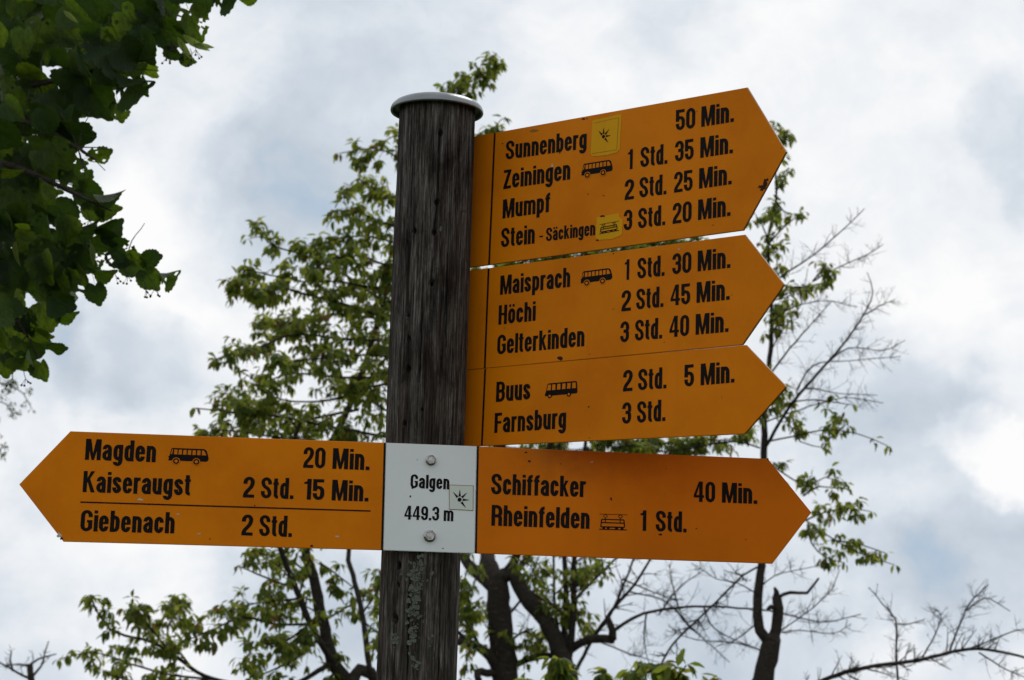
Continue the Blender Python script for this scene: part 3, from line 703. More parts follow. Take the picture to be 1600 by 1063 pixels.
for c, rx, ry, mt in [((875.5, 560.5), 4.5, 3, RUST), ((958.5, 396.5), 1, 1.2, RUST), ((922, 553.5), .9, .9, RUST), ((1038, 535), .9, .7, RUST), ((1061, 389.5), 1.2, 1.6, BARE), ((958, 483), 1.6, 1, DARKEDGE), ((788, 513), 1, 1.4, DARKEDGE), ((1143.5, 461), .8, .7, RUST)]:
    chip(PB, r2, c, rx, ry, mt)
r3 = board_b('smallest orange arrow board, pointing right to Buus and Farnsburg, below the middle one', (758.4, 576.0), (753, 697), (1166, 539.2), (1228.6, 604.2), (1163.4, 678.2), None,
    [('Buus', (775, 628.5), (828.5, 624), 31.6), ('Farnsburg', (772.5, 676.9), (884.4, 669.4), 31.6), ('2', (973.4, 612), (988.3, 610.8), 33.2), ('Std.', (997, 610.3), (1041, 606.9), 33.3), ('5', (1069.4, 604.4), (1084.3, 603.2), 34),
     ('Min.', (1095, 602.4), (1147.3, 597.8), 33.9), ('3', (972, 662.7), (986.1, 661.7), 33.4), ('Std.', (995.3, 661.1), (1039.3, 657.9), 33.6)])
bus(PB, r3, (851.6, 622.6), (902.3, 618.2), 22.8, ORANGE, True)
for c, rx, ry, mt in [((920, 636), 1.2, 1.4, RUST), ((921, 684.5), 1, 1, RUST), ((921.5, 665), .8, .8, DARKEDGE), ((1128, 621), .7, 2.2, DARKEDGE)]:
    chip(PB, r3, c, rx, ry, mt)

# ------------------------------------------------------------------ trees
def catmull(P, rads, step):
    P = [np.array(p, float) for p in P]; out, ro = [], []
    n = len(P)
    for i in range(n - 1):
        p0 = P[i - 1] if i else 2 * P[0] - P[1]; p1, p2 = P[i], P[i + 1]; p3 = P[i + 2] if i + 2 < n else 2 * P[-1] - P[-2]
        k = max(1, int(np.linalg.norm(p2 - p1) / step))
        for j in range(k):
            t = j / k
            out.append(.5 * ((2 * p1) + (-p0 + p2) * t + (2 * p0 - 5 * p1 + 4 * p2 - p3) * t * t + (-p0 + 3 * p1 - 3 * p2 + p3) * t ** 3))
            ro.append(rads[i] * (1 - t) + rads[i + 1] * t)
    out.append(P[-1]); ro.append(rads[-1]); return out, ro
class Tubes:
    def __init__(s): s.v, s.f = [], []
    def add(s, pts, rads, sides=6, lump=0.0):
        base = len(s.v); n = len(pts)
        if n < 2: return
        prev = None
        for i, p in enumerate(pts):
            t = np.array(pts[min(i + 1, n - 1)]) - np.array(pts[max(i - 1, 0)]); t = t / (np.linalg.norm(t) + 1e-9)
            if prev is None:
                a = np.cross(t, [0, 0, 1.0]) if abs(t[2]) < .9 else np.cross(t, [1.0, 0, 0])
            else: a = prev - t * (prev @ t)
            a = a / (np.linalg.norm(a) + 1e-9); prev = a; c = np.cross(t, a)
            for k in range(sides):
                q = 2 * math.pi * k / sides; r_ = rads[i] * (1 + (rng.uniform(-lump, lump) if lump else 0))
                s.v.append(np.array(p) + (a * math.cos(q) + c * math.sin(q)) * r_)
        for i in range(n - 1):
            for k in range(sides):
                b0 = base + i * sides; s.f.append((b0 + k, b0 + (k + 1) % sides, b0 + sides + (k + 1) % sides, b0 + sides + k))
        s.f.append(tuple(base + k for k in reversed(range(sides)))); s.f.append(tuple(base + (n - 1) * sides + k for k in range(sides)))
    def build(s, name, mat, root):
        loc = np.array(root.location)
        return mesh_obj(name, [v - loc for v in s.v], s.f, mat, root, True)

def unit(v): v = np.asarray(v, float); return v / (np.linalg.norm(v) + 1e-9)
def rvec(): return rng.normal(0, 1, 3)

# leaf template: folded along the midrib and drooping to its tip; +y is the leaf axis, z its upper side
def leaf_template(w=.44):
    ys = [0, .16, .40, .68, .88, 1.0]; ws = [.02, .30, .5, .40, .18, .0]
    vs, fs = [], []
    for y, ww in zip(ys, ws):
        dz = -.22 * y * y
        for s in (-1, 0, 1): vs.append((s * ww * w, y, dz + abs(s) * ww * w * .38))
    for i in range(5):
        for s in (0, 1): a = i * 3 + s; fs.append((a, a + 1, a + 4, a + 3))
    return np.array(vs), fs
LV, LF = leaf_template()
def frame_from(axis, nrm):
    y = unit(axis); z = unit(np.asarray(nrm) - y * (y @ nrm)); x = np.cross(y, z); return np.stack([x, y, z], 1)
def leaves_to_objects(leaves, root, mat, tmpl, keep=300, name='leaf', stuffname='foliage', hidden=None):
    """leaves: (pos, axis, normal, size). The largest in view become parts, the rest one part"""
    sc_ = []
    for i, (p, a, n, s) in enumerate(leaves):
        x, y = project(p); vis = (-15 < x < 1615 and -15 < y < 1078) and not (hidden and hidden(x, y))
        sc_.append((s / max(.5, p[1]) * abs(1) + rng.uniform(0, .002)) if vis else -1)
    order = np.argsort(sc_)[::-1]; big = [i for i in order[:keep] if sc_[i] > 0]; bs = set(big)
    loc = np.array(root.location); V, F_ = tmpl
    variants = []
    for k in range(4):
        me = bpy.data.meshes.new(name); vv = V + rng.normal(0, .018, V.shape) * [1, .6, 1.5]
        me.from_pydata([tuple(v) for v in vv], [], F_); me.materials.append(mat)
        me.polygons.foreach_set('use_smooth', [True] * len(me.polygons)); variants.append(me)
    for i in big:
        p, a, n, s = leaves[i]; o = bpy.data.objects.new(name, variants[i % 4]); C.objects.link(o); o.parent = root
        fr = frame_from(a, n) * s; q = np.asarray(p) - loc
        o.matrix_local = Matrix([[*fr[0], q[0]], [*fr[1], q[1]], [*fr[2], q[2]], [0, 0, 0, 1]])
    vs, fs, nb = [], [], 0; nv = len(V)
    for i, (p, a, n, s) in enumerate(leaves):
        if i in bs: continue
        fr = frame_from(a, n); w = (V + rng.normal(0, .015, V.shape)) * s @ fr.T + (np.asarray(p) - loc)
        vs.append(w); fs += [tuple(k + nb for k in f) for f in F_]; nb += nv
    if vs:
        o = mesh_obj(stuffname, np.concatenate(vs), fs, mat, root, True); o['kind'] = 'stuff'

class Tree:
    def __init__(s, base_px, Y, label, cat='tree', name='cherry_tree', group='cherry trees behind the signpost'):
        p = at(*base_px, Y); s.Y = Y; s.root = empty(name, (p[0], p[1], ground_z(p[0], p[1]))); tag(s.root, label, cat, group)
        s.tw = Tubes(); s.leaves = []; s.k = Y / FPX * 1.0; s.nbr = 0
    def pts(s, px, dy0=0.0, dy1=0.0):
        n = len(px); return [at(x, y, s.Y + dy0 + (dy1 - dy0) * i / max(1, n - 1)) for i, (x, y) in enumerate(px)]
    def limb(s, px, r0, r1, dy0=0, dy1=0, name='branch', lump=.06, crook=.0, ground=False, lf=0, tw=0, twlen=40, **kw):
        """px: polyline on the photograph, radii in photo px; lf leaf clusters, tw twig density per 100 px"""
        P = s.pts(px, dy0, dy1); n = len(P)
        rad = [s.k * (r0 + (r1 - r0) * i / max(1, n - 1)) for i in range(n)]
        if ground:
            q = P[0].copy(); q[2] = s.root.location[2] - .15; q[:2] += rng.normal(0, .08, 2); P = [q] + P; rad = [rad[0] * 1.7] + rad
        C_, Rr = catmull(P, rad, .035 if r0 > 3 else .05)
        j = s.k * (crook if crook else (.9 if r0 < 6 else 1.6))
        C_ = [c + (unit(rvec()) * j * rng.uniform(0, 1) if 0 < i < len(C_) - 1 else 0) for i, c in enumerate(C_)]
        t = Tubes(); t.add(C_, Rr, 12 if r0 > 8 else (8 if r0 > 3 else 6), lump); t.build(name, BARK if r0 > 3 else TWIG, s.root)
        tot = sum(np.linalg.norm(C_[i + 1] - C_[i]) for i in range(len(C_) - 1)) / s.k
        start = kw.get('start', .15)
        for _ in range(int(tot * tw * (1.45 if kw.get('bare') else s.dens) / 100 + rng.uniform(0, 1))):
            u = rng.uniform(start, 1); s.twig(C_, u, twlen * rng.uniform(.45, 1.2) * (1.1 - .4 * u), lf, kw.get('bare', False), max(.45, r1 * .75))
        if lf: s.cluster(C_[-1], unit(C_[-1] - C_[-3 if len(C_) > 2 else 0]), int(3 + lf * 2))
        return C_
    def twig(s, line_, u, L, lf, bare, r_, depth=0, outdir=None):
        i = min(len(line_) - 2, int(u * (len(line_) - 1))); p = np.array(line_[i]); t = unit(np.array(line_[i + 1]) - p)
        side = unit(np.cross(t, unit(rvec())) + .0); d = unit(t * rng.uniform(.35, .9) + side * rng.uniform(.7, 1.1) * np.array([1, .8, 1]) + np.array([0, 0, .12]))
        n = max(3, int(L / 9)); st = L / n * s.k; q = [p]
        bend = (unit(rvec()) * rng.uniform(.04, .16) + np.array([0, 0, .06])) if bare else np.array([0, 0, rng.uniform(-.05, .10)])
        for k in range(n):
            d = unit(d + rvec() * .13 + bend); q.append(q[-1] + d * st)
        r0 = min(r_, 1.5 if not bare else 1.15) * s.k * (.8 if depth else 1)
        s.tw.add(q, [r0 * (1 - .62 * k / n) for k in range(n + 1)], 4)
        if depth < (2 if bare else 1):
            for _ in range(rng.integers(1, 4) if not bare else rng.integers(1, 4)):
                s.twig(q, rng.uniform(.25, .95), L * rng.uniform(.3, .6), lf, bare, r_ * .6, depth + 1)
        if lf and not bare:
            for k in range(1, n + 1):
                if rng.uniform() < .22 * lf or k == n: s.cluster(q[k], d, rng.integers(2, 4 + int(2 * lf)) if k < n else rng.integers(3, 6))
        
    def cluster(s, p, d, n):
        for _ in range(n):
            out = unit(unit(rvec()) * [1, .9, .5] + d * .5)
            ax = unit(out * rng.uniform(.3, 1.0) + np.array([0, 0, -rng.uniform(.15, 1.05)]))
            nr = unit(np.array([0, 0, 1.0]) + out * .5 + rvec() * .45)
            st = np.asarray(p) + out * s.k * rng.uniform(1, 4.5)
            s.leaves.append((st, ax, nr, rng.uniform(.036, .062) * s.lsize))
    lsize = .80; dens = .62
    def done(s, mat=None, keep=300):
        if s.tw.v:
            o = s.tw.build('twigs', TWIG, s.root); o['kind'] = 'stuff'
        if s.leaves: leaves_to_objects(s.leaves, s.root, mat or CHERRY, (LV, LF), keep, hidden=behind)
def ground_z(x, y):
    r = math.hypot(x, y); return -.06 * max(0, r - 14) ** 1.05
def behind(x, y):
    if 600 < x < 735: return y > 160
    if 735 < x < 1165 and 215 - (x - 740) * .17 < y < 880: return True
    return 60 < x < 1230 and 690 < y < 850

# tree 1: leafy cherry on the left, trunk low behind the left board's end
t1 = Tree((560, 1100), 9.2, 'leafy cherry tree behind the left board, its crown spreading left of the post'); t1.dens = .66
L = t1.limb
main = L([(548, 1200), (545, 1075), (520, 1035), (502, 960), (490, 900), (478, 850), (500, 740), (560, 600), (600, 470), (640, 340), (672, 240)], 12, 2, 0, .3, 'trunk', ground=True, lf=.8, tw=5, twlen=40, start=.35)
L([(545, 1070), (562, 1048), (580, 1052), (592, 1080), (596, 1140)], 10, 9, 0, .1)
L([(578, 1052), (566, 960), (552, 900), (545, 860), (580, 770), (635, 690), (652, 600), (662, 500), (672, 380), (688, 260)], 4.5, 2, -.2, .25, lf=.7, tw=4)
L([(520, 1035), (490, 985), (462, 920), (442, 868), (428, 820), (440, 740), (470, 660)], 5.5, 3, 0, -.6, lf=.7, tw=5)
A_ = dict(lf=1.0, tw=13, twlen=36)
BOUGHS = [  # (polyline, r0, r1, dy0, dy1, twig density)
 ([(610, 500), (560, 482), (485, 462), (433, 448), (400, 452), (352, 438)], 3.2, 1, .2, -.6, 14),
 ([(600, 470), (540, 430), (480, 400), (430, 385), (402, 362)], 3, 1, .2, .6, 14),
 ([(600, 500), (530, 492), (470, 500), (430, 512), (400, 505)], 2.6, 1, .1, .9, 12),
 ([(609, 534), (540, 530), (459, 523), (400, 545), (338, 562)], 3, 1, .1, -.9, 13),
 ([(606, 590), (540, 590), (459, 584), (410, 596), (375, 580)], 2.8, 1, 0, .5, 12),
 ([(600, 600), (520, 625), (440, 625), (395, 600)], 2.5, 1, .1, -.4, 11),
 ([(600, 682), (520, 668), (440, 652), (370, 645), (306, 638)], 3, 1, 0, -.5, 13),
 ([(570, 700), (490, 690), (410, 680), (350, 672), (325, 680)], 2.6, 1, 0, .6, 12),
 ([(560, 640), (470, 655), (400, 640), (350, 622)], 2.4, 1, 0, .9, 11),
 ([(636, 360), (590, 345), (556, 330), (520, 330)], 2.2, 1, .2, -.3, 13),
 ([(640, 390), (580, 370), (520, 375), (470, 395)], 2.4, 1, .2, .5, 13),
 ([(645, 330), (600, 300), (566, 292), (545, 296)], 2.0, 1, .2, .8, 12),
 ([(660, 270), (620, 245), (580, 232), (530, 240)], 1.8, .8, .3, .3, 9),
 ([(655, 280), (625, 215), (600, 222)], 1.6, .8, .3, .6, 9),
 ([(690, 320), (705, 220), (712, 160), (735, 128), (780, 102)], 1.8, .8, .3, -.2, 24),
 ([(700, 320), (742, 260), (768, 205), (785, 185)], 1.8, .8, .3, .3, 20),
 ([(640, 430), (590, 410), (560, 400), (520, 405), (490, 420)], 2.4, 1, .2, -.6, 13),
 ([(630, 450), (580, 450), (530, 440), (470, 440), (380, 420)], 2.6, 1, .2, -.3, 13),
 ([(620, 560), (570, 555), (510, 560), (450, 565), (420, 575)], 2.4, 1, .2, -1.0, 11),
 ([(600, 640), (560, 610), (520, 600), (480, 560)], 2.2, 1, .1, .9, 10),
 # below the left board
 ([(520, 1035), (440, 1075), (332, 1061), (280, 1030), (241, 1005), (183, 989), (158, 967), (140, 930)], 4.0, 1, 0, -.5, 7),
 ([(340, 1062), (270, 1055), (210, 1040), (150, 1020), (92, 1030)], 2.4, .8, -.1, .4, 8),
 ([(270, 1025), (238, 985), (215, 960), (206, 962)], 1.8, .8, -.1, -.4, 12),
 ([(300, 1045), (262, 990), (275, 960), (286, 953)], 1.8, .8, -.1, .5, 11),
 ([(500, 975), (430, 975), (380, 965), (330, 985), (292, 1000)], 2.6, .9, 0, -.6, 10),
 ([(470, 935), (430, 940), (390, 945), (340, 965)], 2.2, .9, 0, .5, 12),
 ([(462, 920), (420, 905), (385, 890), (370, 885)], 2.0, .8, 0, -.2, 8),
 ([(490, 905), (460, 880), (420, 868), (385, 862)], 2.0, .8, 0, .5, 7),
 ([(500, 960), (450, 1000), (400, 1010), (380, 1035)], 2.4, .9, 0, -.9, 10),
 ([(510, 990), (460, 1030), (420, 1050), (390, 1060)], 2.2, .9, 0, .3, 10),
 ([(566, 960), (585, 930), (600, 900), (610, 890)], 1.6, .8, -.2, .2, 10),
 ([(566, 970), (590, 990), (605, 1010)], 1.6, .8, -.2, -.5, 10),
 ([(505, 970), (540, 950), (560, 940), (600, 935)], 1.8, .8, 0, .4, 6),
 ([(330, 1062), (250, 1070), (200, 1063), (160, 1050)], 2.0, .9, -.1, -.6, 9),
 ([(500, 880), (530, 900), (560, 925)], 1.6, .8, 0, .2, 6),
]
for (px, r0, r1, d0, d1, tw) in BOUGHS:
    if 565 < px[0][0] < 650 and px[0][1] < 720: px = [(658, px[0][1] + 14)] + px
    L(px, r0, r1, d0, d1, lf=1.0, tw=tw, twlen=34)
t1.done()

# tree 2: dark pruned cherry behind the post, mostly bare
t2 = Tree((790, 1120), 10.2, 'old pruned cherry tree with two thick dark stems right behind the post'); t2.dens = .8
L = t2.limb
L([(792, 1130), (789, 1063), (783, 985), (778, 935), (775, 905)], 22, 16.5, 0, 0, 'trunk', .09, ground=True)
L([(778, 925), (752, 900), (733, 885), (722, 860), (716, 800), (722, 700)], 11, 5, 0, .3)
L([(776, 915), (765, 885), (762, 860), (770, 780), (790, 640), (800, 480), (790, 330)], 16, 3, 0, .5, lf=.6, tw=5)
L([(776, 910), (800, 895), (822, 932), (852, 970), (876, 1022), (892, 1075), (896, 1130)], 11.5, 14.5, 0, -.1, lump=.10)
L([(786, 905), (806, 870), (815, 840), (850, 720), (900, 600), (960, 420), (1000, 330)], 8, 2, 0, -.3, lf=.5, tw=5)
L([(800, 902), (826, 868), (860, 820), (920, 700)], 6, 2, 0, .3, tw=4, bare=True)
L([(880, 1030), (881, 1002), (884, 930), (882, 872), (876, 740), (870, 600), (880, 420)], 6, 2, 0, .2, lf=.6, tw=5)
L([(886, 1040), (892, 1000), (897, 930), (898, 870), (910, 740), (930, 560)], 7, 2, 0, -.3, lf=.6, tw=4)
L([(876, 1020), (872, 986), (866, 930), (865, 872), (862, 760)], 3.4, 1.5, 0, .4, tw=4, lf=.3)
L([(897, 945), (901, 934), (930, 905), (959, 876), (1010, 820), (1050, 700)], 2.8, 1.2, 0, -.3, tw=3, bare=True)
L([(892, 1060), (907, 1035), (928, 995), (950, 967), (970, 925), (989, 876), (1010, 800)], 3.2, 1.4, 0, .3, tw=4, bare=True)
L([(925, 998), (960, 950), (990, 915), (1015, 876), (1060, 800)], 3.4, 1.4, .1, -.1, tw=4, bare=True)
L([(882, 1025), (900, 1008), (924, 999), (945, 998), (957, 1000)], 7, 6, 0, -.2, lump=.12)
L([(957, 1000), (958, 985), (950, 970), (949, 962)], 6.5, 3.5, -.2, -.2, lump=.15)
L([(955, 990), (975, 975), (1005, 959), (1054, 950), (1100, 948), (1135, 949), (1200, 954), (1240, 963), (1290, 972), (1345, 960)], 3.0, .8, -.2, .6, tw=6, bare=True, twlen=44)
L([(786, 1070), (771, 1035), (751, 1012), (730, 1005), (712, 1003)], 9, 5, 0, -.2)
L([(748, 1010), (738, 985), (736, 960), (730, 930), (728, 912)], 3, 1, 0, .1, lf=.8, tw=9, twlen=22)
L([(735, 1005), (712, 985), (700, 978)], 4, 2, -.1, .1, tw=6, lf=.6)
L([(792, 1052), (803, 1040), (836, 1027), (862, 1025), (880, 1030)], 5, 5, 0, .1)
L([(785, 1050), (762, 1051), (746, 1050), (748, 1063)], 7, 5, 0, -.2, lump=.15)
L([(800, 1000), (822, 985), (842, 1000), (860, 980)], 2, 1, 0, .3, tw=6, bare=True)
L([(795, 960), (812, 940), (830, 900), (842, 870)], 2.4, 1.2, 0, .3, tw=5, bare=True)
L([(830, 925), (860, 945), (880, 955)], 1.8, 1.2, 0, .3, tw=4, bare=True)
for (a, b_, c) in [((973, 905), (1020, 925), (1060, 940)), ((985, 925), (1040, 940), (1080, 985)), ((1054, 952), (1085, 985), (1140, 1035)), ((1030, 960), (1060, 920), (1100, 890)),
                   ((1100, 950), (1120, 985), (1190, 1018)), ((1010, 960), (1006, 1000), (1015, 1040)), ((930, 1000), (980, 1020), (1030, 1035)), ((1060, 950), (1050, 910), (1046, 880))]:
    L([a, b_, c], 1.5, .6, .1, .5, tw=6, bare=True, twlen=34)
for px in ([(735, 860), (728, 900), (716, 930)], [(800, 870), (830, 885), (836, 905)], [(930, 870), (935, 890), (940, 905)], [(742, 1000), (730, 1030), (725, 1060)]):
    L(px, 1.4, .8, -.3, -.5, lf=.7, tw=9, twlen=20)
# horizontal leafy boughs seen in the gaps between the boards
for px in ([(905, 640), (960, 700), (1040, 692), (1120, 688), (1180, 684)], [(790, 700), (850, 704), (900, 703), (960, 712)], [(780, 420), (850, 400), (930, 392), (1000, 384), (1060, 380)], [(830, 560), (900, 460), (960, 400), (1100, 372)],
           [(800, 480), (790, 412), (770, 420)], [(900, 600), (980, 696), (1060, 706)]):
    L(px, 2, .9, .2, .5, lf=.9, tw=15, twlen=26)
for px in ([(775, 470), (800, 425), (850, 408), (930, 396), (1010, 386)], [(760, 470), (748, 425), (740, 416)], [(790, 640), (760, 560), (750, 480), (742, 418)], [(960, 700), (1010, 694), (1090, 694), (1150, 688)]):
    L(px, 1.6, .8, .2, .3, lf=1.0, tw=16, twlen=18)
for px in ([(880, 960), (850, 930), (840, 890)], [(866, 930), (900, 900), (925, 885)], [(790, 1000), (765, 985), (745, 960)], [(800, 1010), (830, 1010), (850, 990)], [(882, 950), (905, 960), (915, 990)], [(736, 985), (720, 960), (716, 940)]):
    L(px, 1.4, .6, -.2, .4, lf=.5, tw=9, twlen=26)
t2.done()

# tree 3: right-hand cherry
t3 = Tree((1190, 1120), 9.6, 'slender cherry tree with a knobbly stub and bare twigs, standing on the right')
L = t3.limb
L([(1188, 1150), (1192, 1063), (1200, 1030), (1206, 1000), (1204, 990)], 17, 13, 0, 0, 'trunk', .09, ground=True)
L([(1200, 1003), (1187, 985), (1183, 948), (1186, 910), (1190, 883), (1191, 800), (1194, 709), (1194, 648), (1198, 600), (1203, 560), (1206, 503), (1202, 430), (1200, 377), (1212, 313), (1211, 259), (1206, 200)], 8.5, 1.0, 0, .2, lf=.5, tw=4, twlen=30, start=.45)
L([(1207, 1000), (1213, 985), (1215, 950), (1213, 932)], 9.5, 7.5, 0, 0, lump=.12)
L([(1213, 936), (1213, 924), (1210, 918)], 6.5, 2, 0, 0, lump=.1)
L([(1210, 950), (1203, 948), (1200, 951)], 4, 2.5, 0, -.1, lump=.1)
L([(1214, 935), (1235, 926), (1261, 927), (1270, 915), (1279, 904)], 3.2, 1.6, 0, -.2)
def bare(px, r0=1.8, r1=.6, d=.3, tw=8, tl=38): L(px, r0, r1, 0, d, tw=tw, twlen=tl, bare=True)
bare([(1195, 700), (1235, 634), (1281, 580), (1317, 539), (1348, 494), (1364, 458), (1355, 426)], 2.8, .7, .4, 7)
bare([(1200, 590), (1235, 544), (1271, 503), (1300, 470)], 1.8)
bare([(1205, 450), (1222, 431), (1271, 399), (1317, 359), (1351, 326)], 1.8, .6, -.4)
bare([(1271, 440), (1312, 417), (1353, 399), (1380, 382)], 1.3)
bare([(1245, 610), (1271, 571), (1326, 564), (1407, 557)], 1.4)
bare([(1290, 570), (1326, 544), (1380, 548), (1414, 532)], 1.3)
bare([(1240, 628), (1258, 607), (1310, 615), (1371, 618)], 1.3)
bare([(1195, 660), (1250, 640), (1320, 622), (1380, 630)], 1.3)
bare([(1348, 494), (1375, 478), (1398, 468)], 1.1)
bare([(1206, 503), (1240, 480), (1290, 470), (1340, 480)], 1.2)
bare([(1201, 560), (1220, 520), (1250, 480), (1262, 420)], 1.2)
bare([(1190, 883), (1160, 900), (1120, 940), (1078, 980), (1047, 1012), (1028, 1050)], 1.6, 1.8, .5)
bare([(1187, 970), (1150, 1000), (1120, 1010)], 1.2)
bare([(1210, 990), (1250, 985), (1300, 990), (1330, 975)], 1.2)
bare([(1186, 920), (1210, 900), (1250, 890), (1300, 880)], 1.0)
bare([(1200, 1020), (1150, 1005), (1090, 1000), (1040, 985)], 1.5)
bare([(1214, 990), (1270, 950), (1300, 920), (1312, 890)], 1.1)
bare([(1186, 930), (1150, 910), (1120, 905), (1080, 880)], 1.2)
for px, tw in [([(1200, 690), (1240, 682), (1287, 672), (1340, 678), (1387, 697)], 9), ([(1194, 720), (1225, 740), (1260, 760), (1290, 745), (1320, 755)], 8), ([(1194, 730), (1240, 780), (1262, 815), (1335, 861), (1398, 883)], 7),
               ([(1255, 815), (1290, 800), (1330, 795), (1362, 800)], 11), ([(1262, 820), (1268, 850), (1290, 870), (1320, 880)], 10), ([(1255, 775), (1280, 760), (1300, 762), (1325, 765)], 9), ([(1300, 845), (1340, 850), (1385, 865)], 8),
               ([(1200, 640), (1225, 650), (1250, 690), (1290, 700)], 9), ([(1206, 520), (1225, 490), (1240, 470)], 12), ([(1203, 470), (1230, 465), (1250, 450)], 9), ([(1202, 380), (1230, 350), (1255, 332)], 11), ([(1203, 380), (1190, 350), (1180, 335)], 10),
               ([(1270, 440), (1285, 420), (1300, 425)], 14), ([(1240, 450), (1275, 445), (1290, 440)], 10), ([(1195, 640), (1210, 620), (1230, 600)], 10), ([(1290, 690), (1320, 665), (1312, 650)], 9), ([(1187, 700), (1150, 690), (1100, 697), (1040, 705), (1000, 700)], 6),
               ([(1212, 300), (1225, 280), (1230, 268)], 8), ([(1199, 377), (1215, 400), (1210, 440)], 10), ([(1200, 640), (1260, 625), (1300, 628), (1330, 632)], 4), ([(1212, 313), (1225, 330), (1240, 335)], 9), ([(1197, 620), (1180, 655), (1172, 670)], 11), ([(1206, 225), (1215, 212), (1222, 206)], 10)]:
    L(px, 1.6, .7, 0, rng.uniform(-.5, .5), lf=.55, tw=tw * .8, twlen=24)
# the low bare bough reaching right
L([(1194, 1110), (1240, 1085), (1287, 1063), (1348, 1044), (1440, 1031), (1514, 1014), (1579, 1022), (1640, 1040)], 4.5, 1.5, 0, -.6, tw=7, bare=True, twlen=52)
bare([(1404, 1075), (1400, 1020), (1400, 970), (1379, 944), (1357, 918)], 2.0, .7, -.3, 7)
bare([(1398, 975), (1420, 975), (1445, 968)], 1.2, .6, -.3, 5, 25)
bare([(1483, 1020), (1498, 980), (1514, 944), (1544, 914)], 1.9, .7, -.4, 8, 44)
bare([(1508, 955), (1540, 935), (1578, 955)], 1.1, .6, -.4, 8, 26)
bare([(1440, 1031), (1462, 990), (1470, 960), (1456, 950)], 1.4, .6, -.4, 8, 32)
bare([(1514, 1014), (1550, 1000), (1590, 985), (1620, 985)], 1.4, .6, -.4, 9, 32)
bare([(1530, 1020), (1570, 1045), (1610, 1062)], 1.3, .6, -.4, 8, 30)
bare([(1348, 1044), (1380, 1052), (1420, 1064)], 1.2, .6, -.4, 5, 24)
t3.done()

# tree 4: young cherry shoots at the lower edge
t4 = Tree((950, 1180), 7.6, 'low bright green cherry shoots rising in front of the pruned tree')
t4.lsize = 1.15; L = t4.limb
for i, px in enumerate([[(950, 1180), (900, 1120), (870, 1050), (862, 1030)], [(950, 1180), (965, 1100), (985, 1060), (1000, 1040)], [(950, 1180), (1010, 1110), (1050, 1070), (1072, 1040)], [(950, 1180), (1050, 1120), (1110, 1080), (1122, 1060)],
                        [(950, 1180), (930, 1100), (935, 1060), (948, 1048)], [(950, 1180), (850, 1120), (830, 1080), (818, 1064)], [(985, 1070), (1010, 1052), (1030, 1044)]]):
    L(px, 3 if i else 5, 1, 0, rng.uniform(-.3, .3), 'trunk' if i == 0 else 'branch', ground=(i == 0), lf=1.0, tw=9, twlen=24)
t4.done()

# tree 5: bare one in the lower left corner
t5 = Tree((48, 1120), 11.5, 'bare twisted branch stub poking up in the lower left corner', group=None, name='bare_tree')
L = t5.limb
L([(50, 1140), (47, 1090), (48, 1063), (47, 1037)], 7, 5, 0, 0, 'trunk', .1, ground=True)
for px in ([(46, 1060), (25, 1050), (0, 1036), (-30, 1020)], [(46, 1040), (60, 1030), (88, 1022)], [(50, 1058), (64, 1042), (70, 1020), (76, 1002)], [(46, 1042), (30, 1038), (12, 1040)], [(20, 1048), (16, 1030), (18, 1018)]):
    L(px, 2.2, .9, 0, .2, tw=4, bare=True, twlen=20)
t5.done()

# tree 6: feathery pale twigs far off at the left edge
t6 = Tree((-170, 1000), 15.0, 'blurred feathery twigs hanging in at the left edge above the left arrow tip', group=None, name='willow_tree')
L = t6.limb
L([(-170, 1200), (-165, 1000), (-150, 780), (-120, 640), (-60, 590)], 14, 4, 0, 0, 'trunk', ground=True)
t6.lsize = .55
for px in ([(-60, 590), (-20, 596), (15, 602), (36, 615), (50, 640)], [(-60, 592), (-20, 620), (10, 632), (22, 650)], [(-90, 620), (-40, 670), (-8, 690), (4, 715)], [(-60, 600), (-20, 640), (0, 680)]):
    L(px, 1.6, .6, 0, .2, lf=.7, tw=14, twlen=20)
t6.done(FAR)

